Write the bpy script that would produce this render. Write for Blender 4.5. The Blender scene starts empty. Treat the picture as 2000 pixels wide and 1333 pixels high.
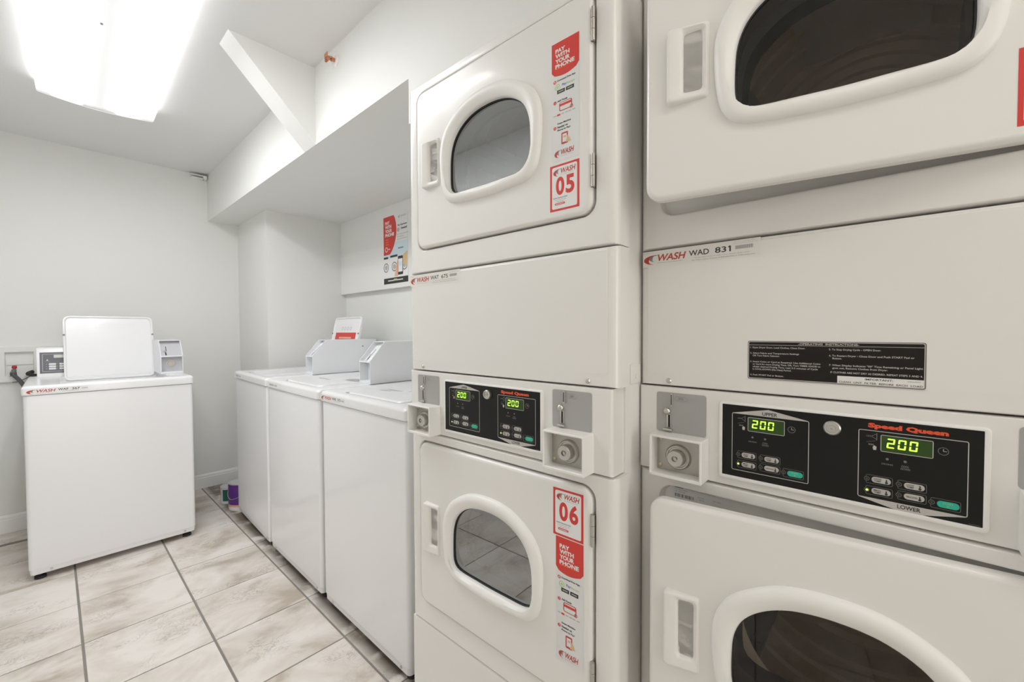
import bpy, bmesh, math, random
from mathutils import Vector, Matrix

random.seed(7)
sc = bpy.context.scene
C = sc.collection
H = 1.262                      # camera height above the floor
PI = math.pi

# ------------------------------------------------------------------ camera
F_PX, A, ROLL, PITCH = 822.0, math.radians(47.58), math.radians(-.224), math.radians(-1.41)
Fw = Vector((math.sin(A)*math.cos(PITCH), math.cos(A)*math.cos(PITCH), math.sin(PITCH)))
R0 = Vector((math.cos(A), -math.sin(A), 0)); U0 = R0.cross(Fw)
Rt = R0*math.cos(ROLL) + U0*math.sin(ROLL); Up = -R0*math.sin(ROLL) + U0*math.cos(ROLL)
cam_d = bpy.data.cameras.new('camera'); cam = bpy.data.objects.new('camera', cam_d); C.objects.link(cam)
cam_d.sensor_width = 36; cam_d.lens = F_PX/2000*36; cam_d.clip_start = .02
m = Matrix.Identity(4)
for i in range(3):
    m[i][0], m[i][1], m[i][2] = Rt[i], Up[i], -Fw[i]
m[2][3] = H
cam.matrix_world = m
sc.camera = cam

# ------------------------------------------------------------------ world, exposure
w = bpy.data.worlds.new('world'); sc.world = w; w.use_nodes = True
w.node_tree.nodes['Background'].inputs[0].default_value = (.8, .8, .78, 1)
w.node_tree.nodes['Background'].inputs[1].default_value = .4
sc.view_settings.view_transform = 'Standard'; sc.view_settings.look = 'None'
sc.view_settings.gamma = 1; sc.view_settings.use_curve_mapping = False
sc.view_settings.exposure = 0.53
sc.cycles.max_bounces = 12; sc.cycles.diffuse_bounces = 8; sc.cycles.glossy_bounces = 4; sc.cycles.transparent_max_bounces = 12
MAIN_GLOW, NEAR_GLOW = 14.5, 6.2
# added area fill, out of view behind the camera, lifts the back wall
dl = bpy.data.lights.new('added_fill_light', 'AREA'); dl.shape = 'RECTANGLE'; dl.size = 1.3; dl.size_y = 2.2
dl.energy = 24; dl.color = (1.0, .985, .97)
dlo = bpy.data.objects.new('added_fill_light', dl); C.objects.link(dlo)
dlo.location = (.15, -4.45, 1.2); dlo.rotation_euler = (math.radians(90), 0, 0)

# ------------------------------------------------------------------ materials
def mat(name, col, rough=.5, metal=0, bump=0, bscale=200, var=0, vscale=3, coat=0, emit=None, estr=1, spec=.5):
    m = bpy.data.materials.new(name); m.use_nodes = True
    nt = m.node_tree; b = nt.nodes['Principled BSDF']
    b.inputs['Base Color'].default_value = (*col, 1); b.inputs['Roughness'].default_value = rough
    b.inputs['Metallic'].default_value = metal; b.inputs['Coat Weight'].default_value = coat
    b.inputs['Specular IOR Level'].default_value = spec
    b.inputs['Coat Roughness'].default_value = .08
    tc = None
    if bump or var:
        tc = nt.nodes.new('ShaderNodeTexCoord')
    if bump:
        n = nt.nodes.new('ShaderNodeTexNoise'); n.inputs['Scale'].default_value = bscale; n.inputs['Detail'].default_value = 3
        bp = nt.nodes.new('ShaderNodeBump'); bp.inputs['Strength'].default_value = bump; bp.inputs['Distance'].default_value = .002
        nt.links.new(tc.outputs['Object'], n.inputs['Vector']); nt.links.new(n.outputs['Fac'], bp.inputs['Height'])
        nt.links.new(bp.outputs['Normal'], b.inputs['Normal'])
    if var:
        n = nt.nodes.new('ShaderNodeTexNoise'); n.inputs['Scale'].default_value = vscale; n.inputs['Detail'].default_value = 4
        mx = nt.nodes.new('ShaderNodeMix'); mx.data_type = 'RGBA'
        mx.inputs['A'].default_value = (*[c*(1-var) for c in col], 1); mx.inputs['B'].default_value = (*[min(1, c*(1+var)) for c in col], 1)
        nt.links.new(tc.outputs['Object'], n.inputs['Vector']); nt.links.new(n.outputs['Fac'], mx.inputs['Factor'])
        nt.links.new(mx.outputs['Result'], b.inputs['Base Color'])
    if emit:
        b.inputs['Emission Color'].default_value = (*emit, 1); b.inputs['Emission Strength'].default_value = estr
    return m

MT = {}
MT['wall'] = mat('wall_paint', (.80, .80, .778), .55, bump=.12, bscale=90, var=.012, vscale=2)
MT['ceil'] = mat('ceiling_paint', (.79, .787, .778), .42, bump=.10, bscale=70, var=.015, vscale=2)
MT['trim'] = mat('trim_paint', (.87, .87, .855), .35, bump=.05, bscale=60)
MT['enamel'] = mat('washer_enamel', (.835, .835, .845), .22, bump=.02, bscale=300, coat=.3)
MT['cream'] = mat('dryer_enamel', (.82, .805, .78), .27, bump=.03, bscale=350, coat=.25)
MT['plastic'] = mat('white_plastic', (.86, .85, .825), .38, bump=.03, bscale=500)
MT['handle'] = mat('handle_plastic', (.83, .815, .785), .42)
MT['recess'] = mat('recess_enamel', (.66, .64, .60), .35)
MT['boxwhite'] = mat('coin_box_paint', (.84, .835, .81), .38, bump=.05, bscale=300)
MT['coinpaint'] = mat('washer_coin_paint', (.80, .81, .83), .4)
MT['coingrey'] = mat('washer_coin_grey', (.55, .55, .58), .4)
MT['plate'] = mat('grey_plate', (.40, .395, .385), .42)
MT['steel'] = mat('steel', (.62, .60, .56), .28, metal=.9, var=.1, vscale=40)
MT['lockplate'] = mat('lock_plate', (.50, .48, .44), .38, metal=.6, var=.12, vscale=30)
MT['brass'] = mat('screw_metal', (.62, .55, .42), .35, metal=.8)
MT['slot'] = mat('slot_black', (.015, .013, .012), .5)
MT['gap'] = mat('gap_dark', (.05, .048, .045), .8)
MT['rubber'] = mat('rubber', (.03, .03, .03), .7)
MT['black'] = mat('panel_black', (.008, .0075, .007), .3, spec=.3)
MT['greyink'] = mat('grey_ink', (.52, .50, .47), .4)
MT['dimink'] = mat('dim_ink', (.19, .185, .175), .4)
MT['lowink'] = mat('low_ink', (.06, .058, .055), .4)
MT['whiteink'] = mat('white_ink', (.80, .79, .77), .4)
MT['blackink'] = mat('black_ink', (.03, .03, .03), .5)
MT['midink'] = mat('mid_ink', (.25, .245, .24), .5)
MT['softink'] = mat('soft_ink', (.45, .45, .45), .5)
MT['red'] = mat('red_ink', (.66, .045, .035), .4)
MT['redlogo'] = mat('logo_red', (.50, .05, .035), .4)
MT['orange'] = mat('orange_ink', (.95, .22, .05), .4)
MT['sqred'] = mat('lettering_red', (.80, .09, .03), .4)
MT['green'] = mat('button_green', (.03, .46, .33), .35)
MT['lime'] = mat('lime_ink', (.45, .65, .25), .5)
MT['blue'] = mat('blue_ink', (.10, .22, .55), .5)
MT['tan'] = mat('tan_ink', (.70, .48, .25), .5)
MT['sky'] = mat('pale_blue_ink', (.62, .74, .80), .5)
MT['label'] = mat('label_white', (.80, .80, .79), .35)
MT['strip'] = mat('strip_label', (.74, .745, .74), .35)
MT['creamlabel'] = mat('label_cream', (.78, .76, .72), .35)
MT['led'] = mat('led_green', (.1, .3, .02), .4, emit=(.50, 1.0, .07), estr=1.3)
MT['ledbg'] = mat('display_window', (.012, .03, .004), .3, emit=(.15, .5, .01), estr=.03)
MT['lcd'] = mat('lcd_pane', (.62, .66, .60), .3)
MT['greypanel'] = mat('washer_panel_grey', (.14, .14, .16), .35)
MT['copper'] = mat('copper', (.62, .28, .14), .4, metal=.6)
MT['grout'] = mat('grout', (.27, .25, .23), .85, bump=.3, bscale=150, var=.2, vscale=8)
MT['drum'] = mat('drum_metal', (.80, .67, .54), .38, metal=.05, var=.15, vscale=12)
MT['drumrear'] = mat('drum_rear', (.80, .64, .50), .25, metal=.45, var=.15, vscale=12)
MT['vane'] = mat('vane_grey', (.17, .15, .135), .35)
MT['hose'] = mat('hose_grey', (.085, .085, .09), .6)
MT['valve'] = mat('valve_metal', (.22, .22, .22), .45, metal=.5)
MT['redknob'] = mat('red_knob', (.42, .02, .03), .5)
MT['greenlabel'] = mat('can_green', (.02, .12, .09), .4)
MT['purple'] = mat('can_purple', (.10, .025, .22), .4)
MT['peach'] = mat('can_peach', (.75, .42, .28), .5)
MT['canmetal'] = mat('can_metal', (.70, .70, .70), .3, metal=.7)

def glass_mat(name, tint, refl):
    m = bpy.data.materials.new(name); m.use_nodes = True; nt = m.node_tree
    for n in list(nt.nodes): nt.nodes.remove(n)
    o = nt.nodes.new('ShaderNodeOutputMaterial'); t = nt.nodes.new('ShaderNodeBsdfTransparent')
    t.inputs[0].default_value = (*tint, 1)
    g = nt.nodes.new('ShaderNodeBsdfGlossy'); g.inputs['Roughness'].default_value = .0; g.inputs[0].default_value = (.93, .95, .96, 1)
    f = nt.nodes.new('ShaderNodeFresnel'); f.inputs[0].default_value = refl
    mx = nt.nodes.new('ShaderNodeMixShader')
    nt.links.new(f.outputs[0], mx.inputs[0]); nt.links.new(t.outputs[0], mx.inputs[1]); nt.links.new(g.outputs[0], mx.inputs[2])
    nt.links.new(mx.outputs[0], o.inputs[0]); return m
MT['glass'] = glass_mat('door_glass', (.95, .93, .90), 1.5)
MT['glassmirror'] = glass_mat('coated_door_glass', (.20, .20, .20), 3.7)

def tile_mat():
    m = bpy.data.materials.new('travertine_tile'); m.use_nodes = True; nt = m.node_tree; N = nt.nodes; L = nt.links
    b = N['Principled BSDF']; b.inputs['Roughness'].default_value = .38
    tc = N.new('ShaderNodeTexCoord'); oi = N.new('ShaderNodeObjectInfo')
    cb = N.new('ShaderNodeVectorMath'); cb.operation = 'SCALE'; cb.inputs[0].default_value = (37, 19, 11)
    L.new(oi.outputs['Random'], cb.inputs['Scale'])
    ad = N.new('ShaderNodeVectorMath'); ad.operation = 'ADD'
    L.new(tc.outputs['Object'], ad.inputs[0]); L.new(cb.outputs[0], ad.inputs[1])
    mp = N.new('ShaderNodeMapping'); mp.inputs['Scale'].default_value = (1.0, 1.5, 1); mp.inputs['Rotation'].default_value = (0, 0, .25)
    L.new(ad.outputs[0], mp.inputs[0])
    n1 = N.new('ShaderNodeTexNoise'); n1.inputs['Scale'].default_value = 3.2; n1.inputs['Detail'].default_value = 7; n1.inputs['Roughness'].default_value = .6; n1.inputs['Distortion'].default_value = .45
    L.new(mp.outputs[0], n1.inputs['Vector'])
    r1 = N.new('ShaderNodeValToRGB'); e = r1.color_ramp.elements
    e[0].position = .33; e[0].color = (.50, .43, .36, 1); e[1].position = .60; e[1].color = (.83, .78, .74, 1)
    x = e.new(.46); x.color = (.71, .65, .59, 1)
    L.new(n1.outputs['Fac'], r1.inputs[0])
    # small broken veins
    n2 = N.new('ShaderNodeTexNoise'); n2.inputs['Scale'].default_value = 13; n2.inputs['Detail'].default_value = 8; n2.inputs['Roughness'].default_value = .7; n2.inputs['Distortion'].default_value = 1.5
    L.new(mp.outputs[0], n2.inputs['Vector'])
    r2 = N.new('ShaderNodeValToRGB'); e = r2.color_ramp.elements
    e[0].position = .47; e[0].color = (0, 0, 0, 1); e[1].position = .53; e[1].color = (0, 0, 0, 1); x = e.new(.5); x.color = (1, 1, 1, 1)
    L.new(n2.outputs['Fac'], r2.inputs[0])
    n3 = N.new('ShaderNodeTexNoise'); n3.inputs['Scale'].default_value = 4.5; L.new(mp.outputs[0], n3.inputs['Vector'])
    r3 = N.new('ShaderNodeValToRGB'); e = r3.color_ramp.elements; e[0].position = .52; e[1].position = .66
    L.new(n3.outputs['Fac'], r3.inputs[0])
    mu = N.new('ShaderNodeMath'); mu.operation = 'MULTIPLY'; L.new(r2.outputs[0], mu.inputs[0]); L.new(r3.outputs[0], mu.inputs[1])
    mu2 = N.new('ShaderNodeMath'); mu2.operation = 'MULTIPLY'; mu2.inputs[1].default_value = .75; L.new(mu.outputs[0], mu2.inputs[0])
    mx = N.new('ShaderNodeMix'); mx.data_type = 'RGBA'; mx.inputs['B'].default_value = (.33, .285, .24, 1)
    L.new(mu2.outputs[0], mx.inputs['Factor']); L.new(r1.outputs[0], mx.inputs['A'])
    # grime trodden in along the row of washers (position in the room)
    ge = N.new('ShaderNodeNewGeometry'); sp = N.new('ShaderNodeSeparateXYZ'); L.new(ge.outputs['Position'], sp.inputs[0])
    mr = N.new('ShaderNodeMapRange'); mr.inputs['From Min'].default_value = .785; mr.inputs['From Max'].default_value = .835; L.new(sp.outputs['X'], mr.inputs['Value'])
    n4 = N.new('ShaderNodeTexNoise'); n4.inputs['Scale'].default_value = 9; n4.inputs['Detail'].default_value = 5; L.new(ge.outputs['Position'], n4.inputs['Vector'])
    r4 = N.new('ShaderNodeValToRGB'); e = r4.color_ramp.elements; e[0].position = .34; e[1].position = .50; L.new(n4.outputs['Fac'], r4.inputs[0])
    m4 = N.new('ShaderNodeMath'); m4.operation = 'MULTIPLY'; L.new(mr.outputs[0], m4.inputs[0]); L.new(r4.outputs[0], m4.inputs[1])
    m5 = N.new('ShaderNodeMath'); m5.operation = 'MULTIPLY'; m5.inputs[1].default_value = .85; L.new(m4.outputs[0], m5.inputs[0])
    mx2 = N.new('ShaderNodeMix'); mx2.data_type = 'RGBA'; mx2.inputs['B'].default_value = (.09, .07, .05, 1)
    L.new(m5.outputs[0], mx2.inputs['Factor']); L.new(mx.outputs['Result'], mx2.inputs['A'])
    L.new(mx2.outputs['Result'], b.inputs['Base Color'])
    bp = N.new('ShaderNodeBump'); bp.inputs['Strength'].default_value = .15; bp.inputs['Distance'].default_value = .003
    L.new(n2.outputs['Fac'], bp.inputs['Height']); L.new(bp.outputs[0], b.inputs['Normal'])
    return m
MT['tile'] = tile_mat()

def diffuser_mat(name, col, strength, Lh=.675):
    """prismatic lens with two tubes glowing behind it: brighter over each tube, dimmer between"""
    m = bpy.data.materials.new(name); m.use_nodes = True; nt = m.node_tree; N = nt.nodes; L = nt.links
    b = N['Principled BSDF']; b.inputs['Base Color'].default_value = (.85, .86, .88, 1); b.inputs['Roughness'].default_value = .35
    tc = N.new('ShaderNodeTexCoord'); sp = N.new('ShaderNodeSeparateXYZ'); L.new(tc.outputs['Object'], sp.inputs[0])
    ab = N.new('ShaderNodeMath'); ab.operation = 'ABSOLUTE'; L.new(sp.outputs['X'], ab.inputs[0])
    rp = N.new('ShaderNodeValToRGB'); rp.color_ramp.interpolation = 'EASE'; e = rp.color_ramp.elements   # |x| / .25
    e[0].position = 0; e[0].color = (.02, .02, .02, 1); e[1].position = .92; e[1].color = (.085, .085, .085, 1)
    for p, v in ((.22, .032), (.41, 1.15), (.52, 1.15), (.72, .08)):
        x = e.new(p); x.color = (v, v, v, 1)
    sc_ = N.new('ShaderNodeMath'); sc_.operation = 'MULTIPLY'; sc_.inputs[1].default_value = 4; L.new(ab.outputs[0], sc_.inputs[0]); L.new(sc_.outputs[0], rp.inputs[0])
    mr = rp
    ay = N.new('ShaderNodeMath'); ay.operation = 'ABSOLUTE'; L.new(sp.outputs['Y'], ay.inputs[0])
    m2 = N.new('ShaderNodeMapRange'); m2.interpolation_type = 'SMOOTHSTEP'
    m2.inputs['From Min'].default_value = Lh-.06; m2.inputs['From Max'].default_value = Lh-.004
    m2.inputs['To Min'].default_value = 1; m2.inputs['To Max'].default_value = .05
    L.new(ay.outputs[0], m2.inputs['Value'])
    mu = N.new('ShaderNodeMath'); mu.operation = 'MULTIPLY'; L.new(mr.outputs[0], mu.inputs[0]); L.new(m2.outputs[0], mu.inputs[1])
    ms = N.new('ShaderNodeMath'); ms.operation = 'MULTIPLY'; ms.inputs[1].default_value = strength; L.new(mu.outputs[0], ms.inputs[0])
    b.inputs['Emission Color'].default_value = (*col, 1); L.new(ms.outputs[0], b.inputs['Emission Strength'])
    return m
MT['diffuser'] = diffuser_mat('light_diffuser', (.97, .985, 1.0), MAIN_GLOW, .90)
MT['diffuser_near'] = diffuser_mat('light_diffuser_near', (1.0, .94, .87), NEAR_GLOW)

MT['end_cap_glow'] = mat('end_cap_glow', (.85, .86, .86), .35, emit=(.96, .985, 1.0), estr=.45)  # glow added to the end caps to brighten the ceiling and back wall
MT['end_cap_glow_near'] = mat('end_cap_glow_near', (.85, .85, .83), .35, emit=(1.0, .93, .83), estr=.2)

# ------------------------------------------------------------------ mesh tools
def finish(name, bm, mats, parent=None, smooth=35, wn=False, loc=None):
    bm.normal_update()
    if smooth:
        th = math.radians(smooth)
        for f in bm.faces: f.smooth = True
        for e in bm.edges:
            if len(e.link_faces) != 2 or e.calc_face_angle(4) > th: e.smooth = False
    me = bpy.data.meshes.new(name); bm.to_mesh(me); bm.free()
    if not isinstance(mats, (list, tuple)): mats = [mats]
    for x in mats: me.materials.append(MT[x])
    o = bpy.data.objects.new(name, me); C.objects.link(o)
    if parent: o.parent = parent
    if loc: o.location = loc
    if wn:
        mo = o.modifiers.new('wn', 'WEIGHTED_NORMAL'); mo.keep_sharp = True
    return o

def box(bm, x0, x1, y0, y1, z0, z1, bev=0, seg=2, mi=0, edges=None):
    vs = [bm.verts.new((x, y, z)) for x in (x0, x1) for y in (y0, y1) for z in (z0, z1)]
    q = [(0, 1, 3, 2), (4, 6, 7, 5), (0, 4, 5, 1), (2, 3, 7, 6), (0, 2, 6, 4), (1, 5, 7, 3)]
    fs = [bm.faces.new([vs[i] for i in f]) for f in q]
    for f in fs: f.material_index = mi
    if bev:
        es = set(e for f in fs for e in f.edges)
        if edges: es = [e for e in es if edges(e)]
        bmesh.ops.bevel(bm, geom=list(es), offset=bev, segments=seg, affect='EDGES', profile=.5, material=-1)

def cyl(bm, c, axis, r, h, n=24, mi=0, r2=None, cap=(1, 1)):
    """cylinder from c along unit axis, length h"""
    a = Vector(axis).normalized(); u = a.orthogonal().normalized(); v = a.cross(u); c = Vector(c)
    r2 = r if r2 is None else r2
    l0 = [bm.verts.new(c + (u*math.cos(t) + v*math.sin(t))*r) for t in [2*PI*i/n for i in range(n)]]
    l1 = [bm.verts.new(c + a*h + (u*math.cos(t) + v*math.sin(t))*r2) for t in [2*PI*i/n for i in range(n)]]
    for i in range(n):
        f = bm.faces.new((l0[i], l0[(i+1) % n], l1[(i+1) % n], l1[i])); f.material_index = mi
    if cap[0]: bm.faces.new(l0[::-1]).material_index = mi
    if cap[1]: bm.faces.new(l1).material_index = mi

def lathe(bm, c, axis, prof, n=32, mi=0):
    """prof: (radius, distance along axis)"""
    a = Vector(axis).normalized(); u = a.orthogonal().normalized(); v = a.cross(u); c = Vector(c); prev = None
    for r, d in prof:
        if r < 1e-6: ring = [bm.verts.new(c + a*d)]*n
        else: ring = [bm.verts.new(c + a*d + (u*math.cos(2*PI*i/n) + v*math.sin(2*PI*i/n))*r) for i in range(n)]
        if prev:
            for i in range(n):
                j = (i+1) % n; vs = [prev[i], prev[j], ring[j], ring[i]]; q = []
                for x in vs:
                    if x not in q: q.append(x)
                if len(q) > 2: bm.faces.new(q).material_index = mi
        prev = ring

def tube(bm, pts, r, n=12, mi=0):
    pts = [Vector(p) for p in pts]; rings = []
    up = Vector((.3, .5, .8)).normalized()
    for i, p in enumerate(pts):
        d = (pts[min(i+1, len(pts)-1)] - pts[max(i-1, 0)]).normalized()
        u = d.cross(up).normalized(); v = d.cross(u)
        rings.append([bm.verts.new(p + (u*math.cos(2*PI*k/n) + v*math.sin(2*PI*k/n))*r) for k in range(n)])
    for a, b in zip(rings, rings[1:]):
        for k in range(n): bm.faces.new((a[k], a[(k+1) % n], b[(k+1) % n], b[k])).material_index = mi
    bm.faces.new(rings[0][::-1]).material_index = mi; bm.faces.new(rings[-1]).material_index = mi

def spline(pts, k=6):
    P = [Vector(p) for p in pts]; P = [P[0]*2 - P[1]] + P + [P[-1]*2 - P[-2]]; out = []
    for i in range(1, len(P)-2):
        for s in range(k):
            t = s/k
            out.append(.5*((2*P[i]) + (-P[i-1]+P[i+1])*t + (2*P[i-1]-5*P[i]+4*P[i+1]-P[i+2])*t*t + (-P[i-1]+3*P[i]-3*P[i+1]+P[i+2])*t**3))
    out.append(P[-2]); return out

def rrect(x0, x1, z0, z1, r, n=6):
    """rounded rectangle, counter-clockwise from the lower right corner"""
    out = []
    for cx, cz, a0 in ((x1-r, z0+r, -90), (x1-r, z1-r, 0), (x0+r, z1-r, 90), (x0+r, z0+r, 180)):
        for i in range(n+1):
            a = math.radians(a0 + 90*i/n); out.append((cx+r*math.cos(a), cz+r*math.sin(a)))
    return out
def rect(x0, x1, z0, z1): return [(x1, z0), (x1, z1), (x0, z1), (x0, z0)]

def radial(shape, c, angs):
    """points where rays from c at the given angles leave the closed outline"""
    out = []
    n = len(shape)
    for a in angs:
        dx, dz = math.cos(a), math.sin(a); best = None
        for i in range(n):
            x1, z1 = shape[i]; x2, z2 = shape[(i+1) % n]
            ex, ez = x2-x1, z2-z1; den = dx*ez - dz*ex
            if abs(den) < 1e-12: continue
            t = ((x1-c[0])*ez - (z1-c[1])*ex)/den; s = ((x1-c[0])*dz - (z1-c[1])*dx)/den
            if t > 0 and -1e-6 <= s <= 1+1e-6 and (best is None or t > best): best = t
        out.append((c[0]+dx*best, c[1]+dz*best))
    return out

def loft(bm, loops, c, close_first=False, close_last=False, extra=48, mi=0):
    """loops: (outline, y or function(x, z)) bridged one to the next, seen from the front (-y)"""
    angs = set(round(2*PI*i/extra, 5) for i in range(extra))
    for s, y in loops:
        if len(s) <= 40:
            for x, z in s: angs.add(round(math.atan2(z-c[1], x-c[0]) % (2*PI), 5))
    angs = sorted(angs); keep = [angs[0]]
    for a in angs[1:]:
        if a-keep[-1] > 2e-4: keep.append(a)
    angs = keep; prev = None; first = None
    for s, y in loops:
        pts = radial(s, c, angs)
        ring = [bm.verts.new((x, y(x, z) if callable(y) else y, z)) for x, z in pts]
        if prev:
            n = len(ring)
            for i in range(n):
                bm.faces.new((prev[i], prev[(i+1) % n], ring[(i+1) % n], ring[i])).material_index = mi
        else: first = ring
        prev = ring
    if close_last: bm.faces.new(prev).material_index = mi
    if close_first: bm.faces.new(first[::-1]).material_index = mi

def dome(cx, cz, s='outer', g=0.0):
    if s == 'outer': half = [(0, .132), (.055, .127), (.098, .111), (.145, .078), (.168, .034), (.171, -.02), (.164, -.08), (.150, -.108), (.124, -.124), (.06, -.130), (0, -.132)]
    else: half = [(0, .094), (.05, .089), (.09, .073), (.12, .047), (.136, .012), (.140, -.03), (.139, -.075), (.130, -.092), (.108, -.100), (.05, -.102), (0, -.103)]
    sx, sz = 1+g/.155, 1+g/.115
    pts = [Vector((x, z, 0)) for x, z in half] + [Vector((-x, z, 0)) for x, z in half[-2:0:-1]]
    n = len(pts); out = []
    for i in range(n):
        p0, p1, p2, p3 = pts[i-1], pts[i], pts[(i+1) % n], pts[(i+2) % n]
        for k in range(5):
            t = k/5
            q = .5*((2*p1) + (-p0+p2)*t + (2*p0-5*p1+4*p2-p3)*t*t + (-p0+3*p1-3*p2+p3)*t**3)
            out.append((cx+q.x*sx, cz+q.y*sz))
    return out

def part(name, parent, mats, fn, **k):
    bm = bmesh.new(); fn(bm); return finish(name, bm, mats, parent, **k)

def empty(name, loc, rz, label, cat, group=None):
    o = bpy.data.objects.new(name, None); C.objects.link(o); o.empty_display_size = .1
    o.location = loc; o.rotation_euler = (0, 0, rz); o['label'] = label; o['category'] = cat
    if group: o['group'] = group
    return o
def tag(o, label, cat, group=None):
    o['label'] = label; o['category'] = cat
    if group: o['group'] = group
    return o
def struct(o): o['kind'] = 'structure'; return o

# ------------------------------------------------------------------ printed matter
_glyphs = {}
def glyphs(s, bold=0.0, shear=0.0):
    k = (s, bold, shear)
    if k not in _glyphs:
        cu = bpy.data.curves.new('t', 'FONT'); cu.body = s; cu.offset = bold; cu.shear = shear; cu.resolution_u = 5 if len(s) < 6 else 2; cu.size = 1
        ob = bpy.data.objects.new('t', cu); me = ob.to_mesh()
        vs = [(v.co.x, v.co.y) for v in me.vertices]; fs = [tuple(p.vertices) for p in me.polygons]
        ob.to_mesh_clear(); bpy.data.objects.remove(ob); bpy.data.curves.remove(cu)
        xs = [v[0] for v in vs]; ys = [v[1] for v in vs]
        _glyphs[k] = (vs, fs, min(xs), max(xs), min(ys), max(ys))
    return _glyphs[k]

class Art:
    """flat print on the plane y = y0 facing -y; P maps (u, v) to plane x, z"""
    def __init__(s, y0=0, step=.00012): s.bm = bmesh.new(); s.y0 = y0; s.step = step; s.mats = []; s.f = None
    def mi(s, m):
        if m not in s.mats: s.mats.append(m)
        return s.mats.index(m)
    def poly(s, pts, m, l=1):
        y = s.y0 - l*s.step
        f = s.bm.faces.new([s.bm.verts.new((x, y, z)) for x, z in pts]); f.material_index = s.mi(m)
    def rect(s, x0, x1, z0, z1, m, l=1): s.poly(rect(x0, x1, z0, z1), m, l)
    def rr(s, x0, x1, z0, z1, r, m, l=1): s.poly(rrect(x0, x1, z0, z1, r, 4), m, l)
    def disc(s, x, z, r, m, l=1, n=20, rz=None): s.poly([(x+r*math.cos(2*PI*i/n), z+(rz or r)*math.sin(2*PI*i/n)) for i in range(n)], m, l)
    def line(s, x0, z0, x1, z1, w, m, l=1):
        d = math.hypot(x1-x0, z1-z0); nx, nz = -(z1-z0)/d*w/2, (x1-x0)/d*w/2
        s.poly([(x0+nx, z0+nz), (x1+nx, z1+nz), (x1-nx, z1-nz), (x0-nx, z0-nz)], m, l)
    def outline(s, pts, w, m, l=1):
        n = len(pts); cx = sum(p[0] for p in pts)/n; cz = sum(p[1] for p in pts)/n; y = s.y0 - l*s.step
        inn = []
        for i in range(n):
            ax, az = pts[i-1]; bx, bz = pts[(i+1) % n]; dx, dz = bx-ax, bz-az; d = math.hypot(dx, dz) or 1
            inn.append((pts[i][0]-dz/d*w, pts[i][1]+dx/d*w))
        o = [s.bm.verts.new((x, y, z)) for x, z in pts]; q = [s.bm.verts.new((x, y, z)) for x, z in inn]
        for i in range(n):
            f = s.bm.faces.new((o[i], o[(i+1) % n], q[(i+1) % n], q[i])); f.material_index = s.mi(m)
    def ring(s, x, z, r, w, m, l=1, n=20): s.outline([(x+r*math.cos(2*PI*i/n), z+r*math.sin(2*PI*i/n)) for i in range(n)], w, m, l)
    def text(s, t, x0, x1, z0, z1, m, l=2, bold=0.0, shear=0.0, caps=None):
        """fit the string into the rectangle; with caps set, z0..z1 is the cap height and descenders hang below"""
        vs, fs, a, b, c, d = glyphs(t, bold, shear)
        if caps: c = 0.0; d = .69
        y = s.y0 - l*s.step; k = s.mi(m)
        V = [s.bm.verts.new((x0+(vx-a)/(b-a)*(x1-x0), y, z0+(vy-c)/(d-c)*(z1-z0))) for vx, vy in vs]
        for f in fs:
            try: s.bm.faces.new([V[i] for i in f]).material_index = k
            except ValueError: pass
    def tw(s, t, x, z, h, m, l=2, bold=0.0, wx=1.0, shear=0.0):
        """left aligned, cap height h"""
        vs, fs, a, b, c, d = glyphs(t, bold, shear); k = h/.69
        s.text(t, x, x+(b-a)*k*wx, z, z+h, m, l, bold, shear, caps=True)
    def logo(s, x0, x1, z0, z1, l=2, red='redlogo', dark='midink'):
        """two nested crescents and the slanted word WASH"""
        w = x1-x0; h = z1-z0
        def cres(cx, cz, rx, rz, t, m, ll, a0=75, a1=265):
            o = []; q = []
            for i in range(15):
                a = math.radians(a0+(a1-a0)*i/14); k = math.sin(PI*i/14)
                o.append((cx+rx*math.cos(a), cz+rz*math.sin(a))); q.append((cx+(rx-t*k)*math.cos(a)+t*.0, cz+(rz-t*k*.35)*math.sin(a)))
            s.poly(o+q[::-1], m, ll)
        cres(x0+.26*w, z0+.40*h, .26*w, .52*h, .13*w, red, l)
        cres(x0+.28*w, z0+.54*h, .15*w, .36*h, .085*w, dark, l)
        s.line(x0+.27*w, z0+.85*h, x0+.36*w, z0+.90*h, .05*h, dark, l)
        s.text('WASH', x0+.345*w, x1, z0+.20*h, z0+.95*h, red, l, bold=.022, shear=.25)
        s.rect(x0+.33*w, x0+.92*w, z0, z0+.04*h, 'softink', l)
    def done(s, name, parent, label=None):
        o = finish(name, s.bm, s.mats, parent, smooth=0)
        if label: o['label'] = label
        return o

# ================================================================== THE SETTING
XL, YF, YB, CE = -.56, -4.5, 4.128, H+1.255
def boxobj(name, mats, *b, bev=0, **k):
    bm = bmesh.new(); box(bm, *b, bev=bev); return finish(name, bm, mats, wn=bool(bev), **k)
struct(boxobj('wall_left', 'wall', XL-.1, XL, YF-.1, YB+.1, 0, CE))
struct(boxobj('wall_back', 'wall', XL, 1.9, YB, YB+.1, 0, CE))
struct(boxobj('wall_front', 'wall', XL, 1.9, YF-.1, YF, 0, CE))
struct(boxobj('wall_right', 'wall', 1.685, 1.9, YF, 3.43, 0, CE-.361))
struct(boxobj('ceiling', 'ceil', XL-.1, 1.9, YF-.1, YB+.1, CE, CE+.1))
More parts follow.
